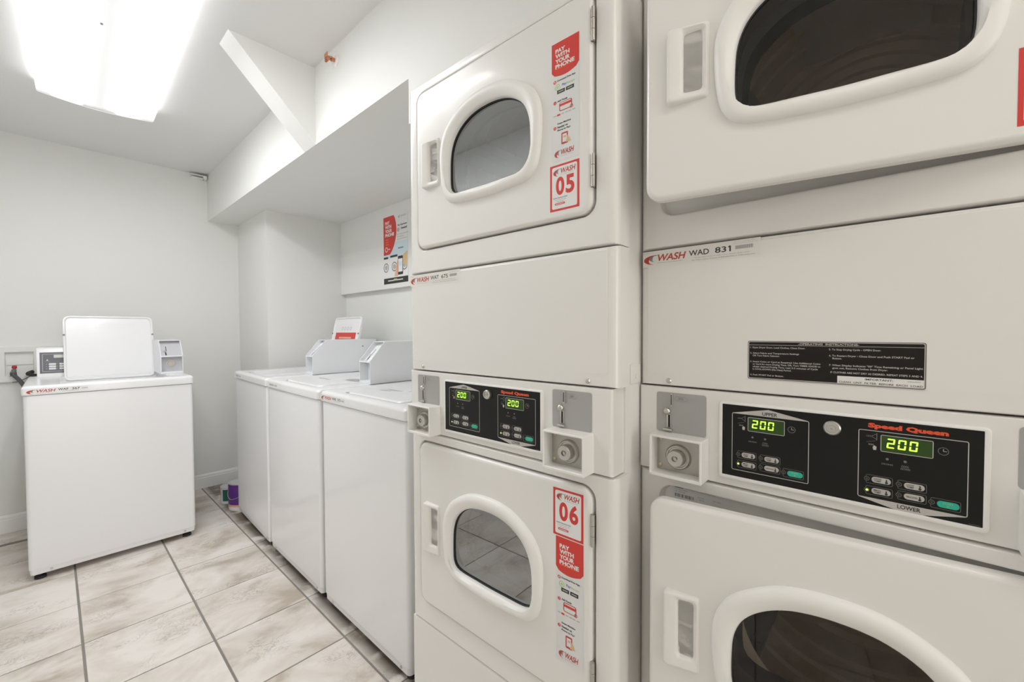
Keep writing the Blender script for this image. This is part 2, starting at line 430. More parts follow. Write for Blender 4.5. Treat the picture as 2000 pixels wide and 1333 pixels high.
# column in the far corner of the alcove, soffit over the washers, header over the dryers, ledge, brace
struct(boxobj('wall_column', 'wall', 1.0815, 1.9, 3.43, YB, 0, H+.894))
struct(boxobj('trim_soffit', 'wall', .872, 1.9, 1.2885, YB, H+.894, CE))
struct(boxobj('trim_header', 'wall', .872, 1.9, YF, 1.2885, H+.735, CE))
struct(boxobj('trim_ledge', 'wall', 1.64, 1.685, 1.2885, 3.43, H+.304, H+.894, bev=.003))
bm = bmesh.new()
pr = [(.52, CE), (.872, CE), (.872, H+.894)]
a = [bm.verts.new((x, 2.062, z)) for x, z in pr]; b = [bm.verts.new((x, 2.195, z)) for x, z in pr]
bm.faces.new(a); bm.faces.new(b[::-1])
for i in range(3): bm.faces.new((a[i], b[i], b[(i+1) % 3], a[(i+1) % 3]))
bmesh.ops.recalc_face_normals(bm, faces=bm.faces[:])
struct(finish('trim_brace', bm, 'wall'))

def baseboard(name, p0, p1, nrm):
    """moulded board from p0 to p1 (x, y), standing out along nrm"""
    prof = [(0, 0), (.014, 0), (.014, .082), (.011, .086), (.011, .096), (.007, .106), (.003, .110), (0, .110)]
    bm = bmesh.new(); L = []
    for px, py in (p0, p1): L.append([bm.verts.new((px+nrm[0]*d, py+nrm[1]*d, z)) for d, z in prof])
    n = len(prof)
    for i in range(n): bm.faces.new((L[0][i], L[1][i], L[1][(i+1) % n], L[0][(i+1) % n]))
    bm.faces.new(L[0]); bm.faces.new(L[1][::-1]); bmesh.ops.recalc_face_normals(bm, faces=bm.faces[:])
    struct(finish(name, bm, 'trim', smooth=20))
baseboard('baseboard_back', (XL, YB), (1.0815, YB), (0, -1))
baseboard('baseboard_left', (XL, YF), (XL, YB-.014), (1, 0))
baseboard('baseboard_right', (1.0815, YB-.014), (1.0815, 3.43), (-1, 0))

struct(boxobj('floor_added_extension', 'tile', XL-.1, 1.9, YF-.1, -1.72, -.0024, 0))  # invented floor run; room lengthened out of view for the fill light
# floor: grout bed, and every tile laid on it
floor = struct(boxobj('floor', 'grout', XL-.1, 1.9, YF-.1, YB+.1, -.05, -.0025))
def tile_mesh(w, d):
    bm = bmesh.new(); box(bm, -w/2, w/2, -d/2, d/2, -.008, 0)
    top = [e for e in bm.edges if all(v.co.z > -.001 for v in e.verts)]
    bmesh.ops.bevel(bm, geom=top, offset=.0012, segments=1, affect='EDGES')
    me = bpy.data.meshes.new('tile'); bm.to_mesh(me); bm.free(); me.materials.append(MT['tile']); return me
_tm = {}
xs = [-.672, -.306, .060, .426, .792, 1.158, 1.524, 1.89]
ys = [2.04 + .375*k for k in range(-10, 6)]
G = .0042
for i in range(len(xs)-1):
    for j in range(len(ys)):
        x0, x1 = xs[i]+G, xs[i+1]-G; y0 = ys[j]+G*.7; y1 = (ys[j+1] if j < len(ys)-1 else YB+.05)-G*.7
        if xs[i] >= .79: y0 += .006; y1 += .006
        if x1 < .1 and abs(ys[j]-3.54) < .01: y1 -= .038
        x0 = max(x0, XL-.05)
        k = (round(x1-x0, 4), round(y1-y0, 4))
        if k not in _tm: _tm[k] = tile_mesh(*k)
        o = bpy.data.objects.new('tile', _tm[k]); C.objects.link(o); o.parent = floor
        o.location = ((x0+x1)/2, (y0+y1)/2, random.uniform(-.0004, .0004))

# ================================================================== CEILING LIGHTS
def ceiling_light(cx, cy, rz, dm, label, Lh=.675):
    t = empty('ceiling_light', (cx, cy, CE), rz, label, 'light', 'wraparound ceiling lights')
    Wh = .222
    part('mounting_pan', t, 'trim', lambda bm: box(bm, -.19, .19, -Lh+.01, Lh-.01, -.026, 0, bev=.003), wn=True)
    prof = [(-Wh+.006, -.012), (-Wh, -.016), (-Wh, -.055), (-Wh+.005, -.060)] + [(-Wh+.005+(2*Wh-.010)*i/10, -.060-.016*math.sin(PI*i/10)) for i in range(1, 10)] + [(Wh-.005, -.060), (Wh, -.055), (Wh, -.016), (Wh-.006, -.012)]
    def f(bm):
        a = [bm.verts.new((x, -Lh+.006, z)) for x, z in prof]; b = [bm.verts.new((x, Lh-.006, z)) for x, z in prof]
        for i in range(len(prof)-1): bm.faces.new((a[i], a[i+1], b[i+1], b[i]))
    part('diffuser', t, dm, f)
    for s in (-1, 1):
        def g(bm):
            y0, y1 = s*(Lh-.006), s*Lh
            a = [bm.verts.new((x, y0, z)) for x, z in prof]; b = [bm.verts.new((x, y1, z)) for x, z in prof]
            for i in range(len(prof)): bm.faces.new((a[i], a[(i+1) % len(prof)], b[(i+1) % len(prof)], b[i]))
            bm.faces.new(b); bm.faces.new(a[::-1]); bmesh.ops.recalc_face_normals(bm, faces=bm.faces[:])
        part('end_cap', t, 'end_cap_glow' if dm == 'diffuser' else 'end_cap_glow_near', g)
    return t
t = ceiling_light(.174, 2.25, math.radians(-1.4), 'diffuser', 'long white wraparound fluorescent light glowing on the ceiling above the floor aisle', .90)
def spk(bm):
    cyl(bm, (-.02, .005, -.0765), (0, 0, -1), .004, .003, 8)
part('screw', t, 'midink', spk)
ceiling_light(.15, -.75, 0, 'diffuser_near', 'long white wraparound fluorescent light added unseen behind the viewpoint')  # second fixture placed out of view for warm light on the near dryer

# ================================================================== STACKED DRYERS
def pay_strip(a, x0, x1, zt, zb):
    W, Hh = x1-x0, zt-zb
    X = lambda u: x0+u*W
    Z = lambda v: zt-v*Hh
    a.rect(x0, x1, zb, zt, 'strip', 1)
    bot = [(X(1-.1*i), Z(.235+.055*math.sin(PI*(.12+.72*i/10))) ) for i in range(11)]
    a.poly([(X(0), Z(0)), (X(0), Z(.24))] + bot[::-1][1:-1] + [(X(1), Z(.235)), (X(1), Z(0))], 'red', 2)
    for i, (t, wd) in enumerate((('PAY', .36), ('WITH', .52), ('YOUR', .53), ('PHONE', .70))):
        a.text(t, X(.14), X(.14+wd), Z(.088+.043*i), Z(.053+.043*i), 'whiteink', 3, bold=.04)
    a.text('QUARTERS ONLY OPTIONAL', X(.15), X(.80), Z(.226), Z(.216), 'orange', 3, bold=.02)
    for i, v in enumerate((.325, .50, .715)):
        a.disc(X(.12), Z(v), .055*W, 'red', 2); a.text(str(i+1), X(.105), X(.135), Z(v+.008), Z(v-.008), 'whiteink', 3)
    a.text('Download Free App', X(.21), X(.87), Z(.332), Z(.314), 'blackink', 3, bold=.03)
    a.ring(X(.22), Z(.375), .10*W, .025*W, 'lime', 2); a.disc(X(.22), Z(.375), .045*W, 'lime', 2)
    a.text('Pay', X(.38), X(.55), Z(.385), Z(.358), 'blue', 3, bold=.02, shear=.1); a.text('Range', X(.56), X(.85), Z(.385), Z(.362), 'lime', 3, shear=.1)
    for u in (.20, .53):
        a.rect(X(u), X(u+.29), Z(.432), Z(.402), 'blackink', 2); a.rect(X(u+.05), X(u+.24), Z(.421), Z(.413), 'softink', 3)
    a.text('Add Funds', X(.21), X(.58), Z(.502), Z(.486), 'blackink', 3, bold=.03)
    a.rr(X(.28), X(.75), Z(.585), Z(.510), .06*W, 'redlogo', 2); a.rr(X(.31), X(.72), Z(.579), Z(.516), .04*W, 'strip', 3)
    a.rect(X(.31), X(.72), Z(.545), Z(.525), 'red', 4); a.ring(X(.73), Z(.575), .055*W, .02*W, 'red', 5)
    a.rect(X(.07), X(.17), Z(.615), Z(.606), 'softink', 2); a.rect(X(.2), X(.32), Z(.618), Z(.603), 'red', 2)
    for u in (.36, .5, .62, .76): a.rect(X(u), X(u+.10), Z(.614), Z(.606), 'softink', 2)
    for i, (t, wd) in enumerate((('Swipe Machine', .50), ('Number on', .38), ('Phone to Pay!', .48))):
        a.text(t, X(.21), X(.21+wd), Z(.695+.028*i), Z(.676+.028*i), 'blackink', 3, bold=.03)
    a.rr(X(.36), X(.60), Z(.868), Z(.770), .03*W, 'redlogo', 2); a.rect(X(.40), X(.56), Z(.852), Z(.783), 'strip', 3)
    a.rect(X(.44), X(.53), Z(.815), Z(.800), 'peach', 4)
    a.poly([(X(.52), Z(.86)), (X(.70), Z(.86)), (X(.66), Z(.83)), (X(.58), Z(.80)), (X(.56), Z(.83))], 'tan', 5)
    a.logo(X(.10), X(.82), Z(.965), Z(.905), 3)

def num_sticker(a, x0, x1, zt, zb, num, col='label'):
    W, Hh = x1-x0, zt-zb
    X = lambda u: x0+u*W
    Z = lambda v: zt-v*Hh
    a.rect(x0, x1, zb, zt, 'red', 1); a.rr(X(.07), X(.93), Z(.955), Z(.045), .05*W, col, 2)
    a.logo(X(.12), X(.88), Z(.235), Z(.085), 3)
    if num:
        a.text(num[0], X(.21), X(.50), Z(.665), Z(.27), 'red', 3, bold=.035); a.text(num[1], X(.55), X(.84), Z(.665), Z(.27), 'red', 3, bold=.035)
        a.text('Submit Questions Fast!', X(.11), X(.60), Z(.735), Z(.705), 'blackink', 3, bold=.02)
        a.text('download the app', X(.16), X(.56), Z(.775), Z(.752), 'midink', 3); a.text('Pay & Go', X(.24), X(.48), Z(.812), Z(.788), 'red', 3)
        a.rr(X(.17), X(.52), Z(.872), Z(.828), .025*W, 'red', 3); a.rect(X(.2), X(.48), Z(.857), Z(.845), 'label', 4)

def asset_label(a, x0, x1, z0, z1, code, num, lab='creamlabel'):
    W, Hh = x1-x0, z1-z0
    X = lambda u: x0+u*W
    Z = lambda v: z0+v*Hh
    a.rect(x0, x1, z0, z1, lab, 1)
    a.logo(X(.012), X(.410), Z(.22), Z(.78), 2)
    a.text('SERVICED BY', X(.0), X(.07), Z(.86), Z(.92), 'softink', 2)
    a.text(code, X(.435), X(.605), Z(.42), Z(.74), 'blackink', 2, bold=.012); a.text(num, X(.655), X(.780), Z(.42), Z(.74), 'blackink', 2, bold=.012)
    if num.endswith('1'): a.line(X(.760), Z(.66), X(.774), Z(.735), .06*Hh, 'blackink', 2)
    for i in range(17): a.rect(X(.815+.0078*i), X(.815+.0078*i+.0045), Z(.50), Z(.70), 'midink', 2)
    a.text('This unit is owned by Wash', X(.80), X(.965), Z(.875), Z(.93), 'softink', 2); a.text('Multifamily Laundry Systems, LLC', X(.80), X(.98), Z(.79), Z(.845), 'softink', 2)
    a.text('For immediate service or repair of this machine, please report', X(.485), X(.92), Z(.25), Z(.32), 'midink', 2)
    a.text('No. if bad, replace. If please to 800.342.5932 or Publaundry.com', X(.46), X(.96), Z(.11), Z(.19), 'midink', 2)

SEG = {'2': 'abged', '0': 'abcdef'}
def seven(a, ch, x, z, w, h, m, l):
    s = .22*w; g = .02*w
    S = {'a': (x, z+h-s/2, x+w, z+h-s/2), 'g': (x, z+h/2, x+w, z+h/2), 'd': (x, z+s/2, x+w, z+s/2)}
    V = {'f': (x+s/2, z+h/2, z+h), 'b': (x+w-s/2, z+h/2, z+h), 'e': (x+s/2, z, z+h/2), 'c': (x+w-s/2, z, z+h/2)}
    sh = lambda zz: (zz-z)*.08
    for c in SEG[ch]:
        if c in S:
            x0, z0, x1, z1 = S[c]; x0 += s*.35; x1 -= s*.35
            a.poly([(x0+sh(z0), z0-s/2), (x1+sh(z0), z0-s/2), (x1+s*.3+sh(z0), z0), (x1+sh(z0), z0+s/2), (x0+sh(z0), z0+s/2), (x0-s*.3+sh(z0), z0)], m, l)
        else:
            xc, z0, z1 = V[c]; z0 += s*.45; z1 -= s*.45
            a.poly([(xc-s/2+sh(z0), z0), (xc+s/2+sh(z0), z0), (xc+s/2+sh(z1), z1), (xc-s/2+sh(z1), z1)], m, l)

def half_panel(a, dx, dz, upper):
    """print of one of the two programme fields (frame, lamps, outlines)"""
    X = lambda v: v+dx
    x0, x1, z0, z1 = X(.1857), X(.3036), -.2590+dz, -.1533+dz
    a.outline(rrect(x0, x1, z0, z1, .0025, 3), .0010, 'greyink', 1)
    if upper:
        a.poly([(x0+.001, z1), (x1-.001, z1), (X(.2441), z1+.0116)][::-1], 'greyink', 1)
        a.text('UPPER', X(.2347), X(.2578), z1+.0005, z1+.0066, 'blackink', 2, bold=.02)
    else:
        a.poly([(x0+.001, z0), (x1-.001, z0), (X(.2441), z0-.0132)], 'greyink', 1)
        a.text('LOWER', X(.2318), X(.2570), z0-.0069, z0-.0008, 'blackink', 2, bold=.02)
    d1 = -.1584+dz
    a.outline(rrect(X(.2119), X(.2690), d1-.0256, d1, .002, 3), .0009, 'greyink', 1)
    a.ring(X(.2789), -.1713+dz, .0056, .0007, 'dimink', 1); a.line(X(.2789), -.1713+dz, X(.2825), -.1713+dz, .0007, 'greyink', 1); a.line(X(.2789), -.1713+dz, X(.2789), -.168+dz, .0007, 'greyink', 1)
    # pictograms beside the display
    for i in range(3): a.ring(X(.1965+.0022*i), -.1625+dz, .0012, .0004, 'dimink', 1, 8)
    a.line(X(.202), -.162+dz, X(.2075), -.158+dz, .0006, 'dimink', 1); a.line(X(.202), -.163+dz, X(.2075), -.167+dz, .0006, 'dimink', 1); a.line(X(.2075), -.157+dz, X(.2075), -.168+dz, .0008, 'dimink', 1)
    a.line(X(.1955), -.172+dz, X(.206), -.169+dz, .0004, 'dimink', 1)
    for i in range(3): a.rect(X(.1980+.0022*i), X(.1995+.0022*i), -.1765+dz, -.1740+dz, 'dimink', 1)
    a.poly([(X(.2035), -.183+dz), (X(.2068), -.183+dz), (X(.2075), -.178+dz), (X(.2045), -.176+dz), (X(.2028), -.179+dz)], 'greyink', 1)
    for xx in (.2198, .2396): a.disc(X(xx), -.1944+dz, .0018, 'dimink', 1, 12)
    a.text('DRYING', X(.2135), X(.2262), -.2035+dz, -.2012+dz, 'dimink', 1, bold=.02)
    a.text('COOL', X(.2355), X(.2440), -.2032+dz, -.2005+dz, 'dimink', 1, bold=.02); a.text('DOWN', X(.2350), X(.2450), -.2070+dz, -.2042+dz, 'dimink', 1, bold=.02)
    for bx, bz in ((.1954, -.2224), (.1954, -.2398), (.2319, -.2228), (.2319, -.2388)):
        a.outline(rrect(X(bx), X(bx+.0310), bz-.0134+dz, bz+dz, .002, 3), .0005, 'dimink', 1)
        a.disc(X(bx+.0012), bz-.0066+dz, .0033, 'dimink', 2, 14); a.disc(X(bx+.0012), bz-.0066+dz, .0027, 'black', 3, 14); a.disc(X(bx+.0012), bz-.0066+dz, .0016, 'lowink', 4, 12)
    a.outline(rrect(X(.2670), X(.2970), -.2542+dz, -.2396+dz, .002, 3), .0005, 'dimink', 1)
    a.disc(X(.2680), -.2465+dz, .0033, 'dimink', 2, 14); a.disc(X(.2680), -.2465+dz, .0027, 'black', 3, 14); a.disc(X(.2680), -.2465+dz, .0016, 'lowink', 4, 12)

def buttons(cp, dx, dz, y0):
    X = lambda v: v+dx
    for (bx, bz), lines in (((.1954, -.2224), ('HIGH', 'TEMP')), ((.1954, -.2398), ('MED', 'TEMP')), ((.2319, -.2228), ('LOW', 'TEMP')), ((.2319, -.2388), ('DELICATES',))):
        a = Art(y0); zc = bz-.0066+dz; x0, x1 = X(bx+.0068), X(bx+.0290)
        bm = a.bm; ix = a.mi('greyink')
        loft(bm, [(rrect(x0, x1, zc-.0044, zc+.0044, .0042, 5), y0), (rrect(x0+.0004, x1-.0004, zc-.0040, zc+.0040, .0038, 5), y0-.0007)], ((x0+x1)/2, zc), close_last=True, extra=8, mi=ix)
        for k, t in enumerate(lines):
            zz = zc+(.0005-.0031*k if len(lines) > 1 else -.0011)
            wd = .0082 if len(lines) > 1 else .0118
            a.text(t, x0+.0028, x0+.0028+wd, zz, zz+.0023, 'blackink', 8, bold=.008)
        tx = x1-.0050
        a.disc(tx, zc-.0019, .0017, 'blackink', 8, 12); a.rect(tx-.0007, tx+.0007, zc-.001, zc+.0028, 'blackink', 9)
        a.done('button', cp)
    bm = bmesh.new(); zc = -.2470+dz; x0, x1 = X(.2734), X(.2958)
    a = Art(y0); loft(a.bm, [(rrect(x0, x1, zc-.0048, zc+.0048, .0046, 5), y0), (rrect(x0+.0004, x1-.0004, zc-.0044, zc+.0044, .0042, 5), y0-.0008)], ((x0+x1)/2, zc), close_last=True, extra=8, mi=a.mi('green'))
    bm.free()
    a.text('START', x0+.006, x1-.006, zc+.001, zc+.0030, 'lime', 9); a.ring((x0+x1)/2, zc-.0015, .0012, .0003, 'lime', 9, 10)
    a.done('button', cp, 'green start button')
    # lit lamp beside MED TEMP, display with digits
    a = Art(y0, .00015); a.disc(X(.1970), -.2464+dz, .0017, 'led', 6, 14); a.done('lamp', cp, 'lit green lamp')
    a = Art(y0); d1 = -.1584+dz
    a.rect(X(.2129), X(.2681), d1-.0246, d1-.0010, 'ledbg', 1)
    for k, ch in enumerate('200'): seven(a, ch, X(.2186+.0124*k), d1-.0190, .0088, .0145, 'led', 3)
    a.done('display', cp, 'green lit display reading 200')

def build_tower(loc, rz, label, ajar, numbers, code, instructions, mirror_glass, nameplate, stickers=True, low_strip=True):
    W = .683
    t = empty('stacked_dryer', loc, rz, label, 'dryer', 'coin stacked dryers')
    Z = H
    def zz(p): return [(x, z+Z) for x, z in p]
    # cabinet behind the fronts: sides, back, top, bottom as one folded shell
    def shell(bm):
        x0, x1, y0, y1, z0, z1 = .006, W-.006, .050, .74, .012, Z+.706
        box(bm, x0, x0+.006, y0, y1, z0, z1); box(bm, x1-.006, x1, y0, y1, z0, z1); box(bm, x0, x1, y1-.006, y1, z0, z1)
        box(bm, x0, x1, y0, y1, z1-.006, z1); box(bm, x0, x1, y0, y1, z0, z0+.006); box(bm, x0+.006, x1-.006, y0, y1, Z-.30, Z-.11)
    part('cabinet', t, 'cream', shell)
    R, rh = .020, .004
    def front(bm, z0, z1, zc, rec):
        z0 += Z; z1 += Z; zc += Z; cx = .3395
        loops = [(rect(.0015, W-.0015, z0, z1), .056), (rect(0, W, z0, z1), .054)]
        for i in range(6):
            a = PI/2*i/5; ix = R*(1-math.cos(a)); iz = rh*(1-math.cos(a)); y = R*(1-math.sin(a))
            loops.append((rect(ix, W-ix, z0+iz, z1-iz), y))
        rx0, rx1, rz0, rz1 = rec; rz0 += Z; rz1 += Z
        loops.append((rrect(rx0-.004, rx1+.004, rz0-.004, rz1+.004, .034), 0))
        loops.append((rrect(rx0-.001, rx1+.001, rz0-.001, rz1+.001, .031), .0015))
        loops.append((rrect(rx0, rx1, rz0, rz1, .030), .005))
        loops.append((rrect(rx0, rx1, rz0, rz1, .030), .019))
        loops.append((rrect(rx0+.004, rx1-.004, rz0+.004, rz1-.004, .026), .022))
        loops.append((dome(.338, zc, 'glass', .012), .022)); loops.append((dome(.338, zc, 'glass', .008), .026))
        loft(bm, loops, (.338, zc), extra=72)
    DOORS = ((.2365, .680, .462, .066, (.092, .158, .400, .5275), (.1165, .151, .4135, .519)), (-.7965, -.3246, -.5475, 0, (.084, .145, -.634, -.493), (.107, .138, -.612, -.504)))
    for zc_ in (.462, -.5475):  # added dark ring, darkens the lit cream rim inside each drum opening
        part('opening_dark_ring', t, 'rubber', lambda bm: loft(bm, [(dome(.338, Z+zc_, 'glass', .050), .0214), (dome(.338, Z+zc_, 'glass', .0078), .0206), (dome(.338, Z+zc_, 'glass', .0075), .062)], (.338, Z+zc_), extra=72))
    part('upper_front', t, 'cream', lambda bm: front(bm, .1685, .7085, .462, (.0455, .636, .2325, .684)), smooth=28, wn=True)
    part('lower_front', t, 'cream', lambda bm: front(bm, -.8630, -.2955, -.5475, (.0455, .636, -.801, -.3205)), smooth=28, wn=True)
    # lint panel: face, folded strip along its foot
    def lint(bm):
        z0, z1 = Z-.1155, Z+.1665; loops = [(rect(.0015, W-.0015, z0, z1), .056), (rect(0, W, z0, z1), .054)]
        for i in range(6):
            a = PI/2*i/5; ix = R*(1-math.cos(a)); iz = rh*(1-math.cos(a)); loops.append((rect(ix, W-ix, z0+iz, z1-iz), R*(1-math.sin(a))))
        loops += [(rect(R+.0, W-R, z0+.026, z1-.006), 0), (rect(R, W-R, z0+.030, z1-.008), -.0012)]
        loft(bm, loops, (.34, Z+.03), extra=8, close_last=True)
    part('lint_panel', t, 'cream', lint, smooth=28, wn=True)
    for sx in (.065, .619):
        part('screw', t, 'steel', lambda bm: lathe(bm, (sx, 0, Z-.104), (0, -1, 0), [(.0055, 0), (.0055, .001), (.004, .003), (.0015, .0036), (0, .0036)], 16))
    # side tab with its screw under the lint panel
    part('side_tab', t, 'cream', lambda bm: (box(bm, W-.008, W-.0035, .070, .118, Z-.113, Z-.072, bev=.002), cyl(bm, (W-.0035, .094, Z-.098), (1, 0, 0), .004, .002, 12)), wn=True)
    # console
    def cons(bm):
        z0, z1 = Z-.2935, Z-.1170; loops = [(rect(.002, W-.010, z0, z1), .115), (rect(.001, W-.010, z0, z1), .010)]
        for i in range(5):
            a = PI/2*i/4; ix = .008*(1-math.cos(a)); iz = .003*(1-math.cos(a)); loops.append((rect(.001+ix, W-.010-ix, z0+iz, z1-iz), .008*(1-math.sin(a))))
        loft(bm, loops, (.34, Z-.2), extra=8, close_last=True, close_first=True)
    part('console', t, 'cream', cons, smooth=28, wn=True)
    part('kick_panel', t, 'cream', lambda bm: box(bm, 0, W, .002, .056, .004, Z-.866, bev=.006, seg=3), wn=True)
    # control panel: raised bezel with the black field inside
    def bez(bm):
        o = rrect(.1628, .5058, Z-.2785, Z-.1340, .006)
        loft(bm, [(o, 0), (rrect(.1636, .5050, Z-.2777, Z-.1348, .006), -.0045), (rrect(.1660, .5026, Z-.2755, Z-.1370, .005), -.0055), (rrect(.1690, .4992, Z-.2712, Z-.1385, .0015), -.0050), (rrect(.1692, .4990, Z-.2710, Z-.1387, .001), -.0038)], (.334, Z-.2), extra=16)
    part('bezel', t, 'plastic', bez, smooth=40)
    a = Art(-.0036); dz = Z
    a.rect(.1691, .4991, Z-.2711, Z-.1386, 'black', 0)
    half_panel(a, 0, dz, True); half_panel(a, .1814, dz-.0022, False)
    a.text('Speed Queen', .3784, .4654, Z-.1535, Z-.1440, 'sqred', 2, bold=.06)
    a.rect(.486, .497, Z-.2695, Z-.2690, 'dimink', 1)
    cp = a.done('control_panel', t, 'black control panel with two display fields')
    buttons(cp, 0, dz, -.0037); buttons(cp, .1814, dz-.0022, -.0037)
    def lock(bm): lathe(bm, (.3345, -.0036, Z-.1589), (0, -1, 0), [(.0115, 0), (.0115, .006), (.0098, .008), (.0075, .008), (.0072, .006), (.0045, .006), (.0042, .0075), (.0018, .0075), (.0016, .005), (0, .005)], 32)
    part('key_lock', t, 'steel', lock)
    # two coin slots with their boxes
    for s in (0, 1):
        ox = 0 if s == 0 else .4895
        a = Art(0, .00025)
        a.rr(.0400+ox, .1390+ox, Z-.2100, Z-.1280, .005, 'plate', 2)
        pl = a.done('coin_plate', t, 'grey coin slot plate')
        def slot(bm):
            X = lambda v: v+ox
            # slanted blade of the coin entry and the straight return slot, each with a raised lip
            box(bm, X(.0700), X(.0745), -.004, 0, Z-.156, Z-.130, bev=.0008, mi=0)
            box(bm, X(.0712), X(.0728), -.0045, -.001, Z-.153, Z-.132, mi=1)
            lathe(bm, (X(.0625), 0, Z-.1665), (0, -1, 0), [(.0075, 0), (.0075, .003), (.006, .006), (.003, .008), (0, .008)], 20, 0)
            box(bm, X(.0618), X(.0712), -.003, 0, Z-.200, Z-.172, bev=.001, mi=0)
            box(bm, X(.0655), X(.0695), -.0036, -.001, Z-.199, Z-.1735, mi=1)
            box(bm, X(.0555), X(.0745), -.007, 0, Z-.2062, Z-.2018, bev=.0015, mi=0)
        part('coin_slot', pl, ['steel', 'slot'], slot)
        a = Art(0, .0004); X = .0905+ox
        a.outline([(X-.0137, Z-.1395), (X-.010, Z-.1440), (X+.010, Z-.1440), (X+.0137, Z-.1395), (X+.010, Z-.1350), (X-.010, Z-.1350)], .0005, 'midink', 3)
        a.text('25¢', X-.0050, X+.0050, Z-.1415, Z-.1372, 'midink', 3, bold=.02); a.done('price_mark', pl)
        bx0, bx1, bz0, bz1 = .0415+ox, .1435+ox, Z-.2925, Z-.2100
        def cbox(bm):
            d = -.040; th = .0045
            loft(bm, [(rrect(bx0, bx1, bz0, bz1, .003, 3), .002), (rrect(bx0, bx1, bz0, bz1, .003, 3), d+.001), (rrect(bx0+.001, bx1-.001, bz0+.001, bz1-.001, .003, 3), d), (rrect(bx0+th-.001, bx1-th+.001, bz0+th+.001, bz1-th+.001, .002, 3), d), (rrect(bx0+th, bx1-th, bz0+th+.002, bz1-th, .002, 3), d+.001), (rrect(bx0+th, bx1-th, bz0+th+.002, bz1-th, .002, 3), -.006)], ((bx0+bx1)/2, (bz0+bz1)/2), extra=12)
        cb = part('coin_box', t, 'boxwhite', cbox, smooth=40)
        def plt(bm):
            box(bm, bx0+.004, bx1-.004, -.010, -.004, bz0+.006, bz1-.004)
        part('lock_plate', cb, 'lockplate', plt)
        lx, lz = .0895+ox, Z-.2545
        def lk(bm):
            lathe(bm, (lx, -.010, lz), (0, -1, 0), [(.0255, 0), (.0250, .003), (.0225, .006), (.0205, .006), (.0195, .004), (.017, .004), (.0165, .018), (.0150, .020), (.0060, .020), (.0055, .015), (.0035, .015), (.003, .019), (0, .019)], 36)
        part('lock', cb, 'steel', lk)
        for px, pz in ((bx0+.011, bz0+.016), (bx0+.012, bz1-.012), (bx1-.010, bz0+.014), (bx1-.010, bz1-.012)):
            part('screw', cb, 'brass', lambda bm: lathe(bm, (px, -.010, pz), (0, -1, 0), [(.0045, 0), (.0042, .002), (.002, .0035), (0, .0035)], 14))
    # doors
    HX = .629
    for k, (dz0, dz1, wc, _, hb, hp) in enumerate(DOORS):
        dz0 += Z; dz1 += Z; wc += Z
        th = ajar[k]; S = -HX   # geometry shifted so the hinge line is the origin
        sh = lambda pts: [(x+S, z) for x, z in pts]
        ddz = dz0
        def door(bm):
            c = (.338+S, wc)
            R2 = .028
            def rr_(i): return sh(rrect(.052+i, .6305-i, dz0+i, dz1-i, R2-i*.6))
            loft(bm, [(sh(dome(.338, wc, 'outer', -.016)), .012), (rr_(.012), .012), (rr_(0), .012), (rr_(0), .000), (rr_(.001), -.0030), (rr_(.004), -.0062), (rr_(.009), -.0080), (sh(dome(.338, wc, 'outer', -.006)), -.0080), (sh(dome(.338, wc, 'outer', -.016)), -.004), (sh(dome(.338, wc, 'outer', -.016)), .012)], c, extra=96)
        d = part('door', t, 'cream', door, smooth=30, wn=True)
        d.location = (HX, 0, 0); d.rotation_euler = (0, 0, th)
        def frame(bm):
            O = lambda g: sh(dome(.338, wc, 'outer', g)); I = lambda g: sh(dome(.338, wc, 'glass', g))
            loft(bm, [(O(0), -.008), (O(-.0005), -.013), (O(-.003), -.0175), (O(-.008), -.0205), (O(-.013), -.0215), (O(-.018), -.0205), (I(.0035), -.0150), (I(.001), -.012), (I(0), -.008), (I(0), .004), (I(.004), .010)], (.338+S, wc), extra=96)
        part('window_frame', d, 'plastic', frame, smooth=40)
        part('door_liner', d, 'vane', lambda bm: loft(bm, [(sh(dome(.338, wc, 'glass', .0035)), .0045), (sh(dome(.338, wc, 'glass', .0035)), .046), (sh(dome(.338, wc, 'glass', .0015)), .046), (sh(dome(.338, wc, 'glass', .0010)), .0045)], (.338+S, wc), extra=64))
        part('gasket', d, 'rubber', lambda bm: loft(bm, [(sh(dome(.338, wc, 'glass', .0003)), -.0035), (sh(dome(.338, wc, 'glass', -.0022)), -.0035), (sh(dome(.338, wc, 'glass', -.0022)), .003)], (.338+S, wc), extra=96))
        part('glass', d, 'glassmirror' if mirror_glass else 'glass', lambda bm: loft(bm, [(sh(dome(.338, wc, 'glass', .003)), .0015), (sh(dome(.338, wc, 'glass', 0)), .0), (sh(dome(.338, wc, 'glass', -.002)), .0)], (.338+S, wc), close_last=True, extra=96))
        x0, x1, z0, z1 = hb; z0 += Z; z1 += Z; p0, p1, q0, q1 = hp; q0 += Z; q1 += Z
        def hnd(bm):
            y = lambda b: (lambda x, z: b-.012+.010*((x-S-x0)/(x1-x0)))
            loft(bm, [(sh(rrect(x0-.001, x1+.001, z0-.001, z1+.001, .006)), -.008), (sh(rrect(x0, x1, z0, z1, .006)), y(-.0075)), (sh(rrect(x0+.002, x1-.002, z0+.002, z1-.002, .006)), y(-.0100)), (sh(rrect(x0+.006, x1-.003, z0+.005, z1-.005, .006)), y(-.0108)),
                      (sh(rrect(p0-.003, p1+.002, q0-.003, q1+.003, .008)), y(-.0095)), (sh(rrect(p0, p1, q0, q1, .007)), y(-.0070)), (sh(rrect(p0+.001, p1-.003, q0+.002, q1-.002, .006)), -.0080)], ((p0+p1)/2+S, (q0+q1)/2), extra=16, close_last=True)
        part('handle', d, 'handle', hnd, smooth=50, wn=True)
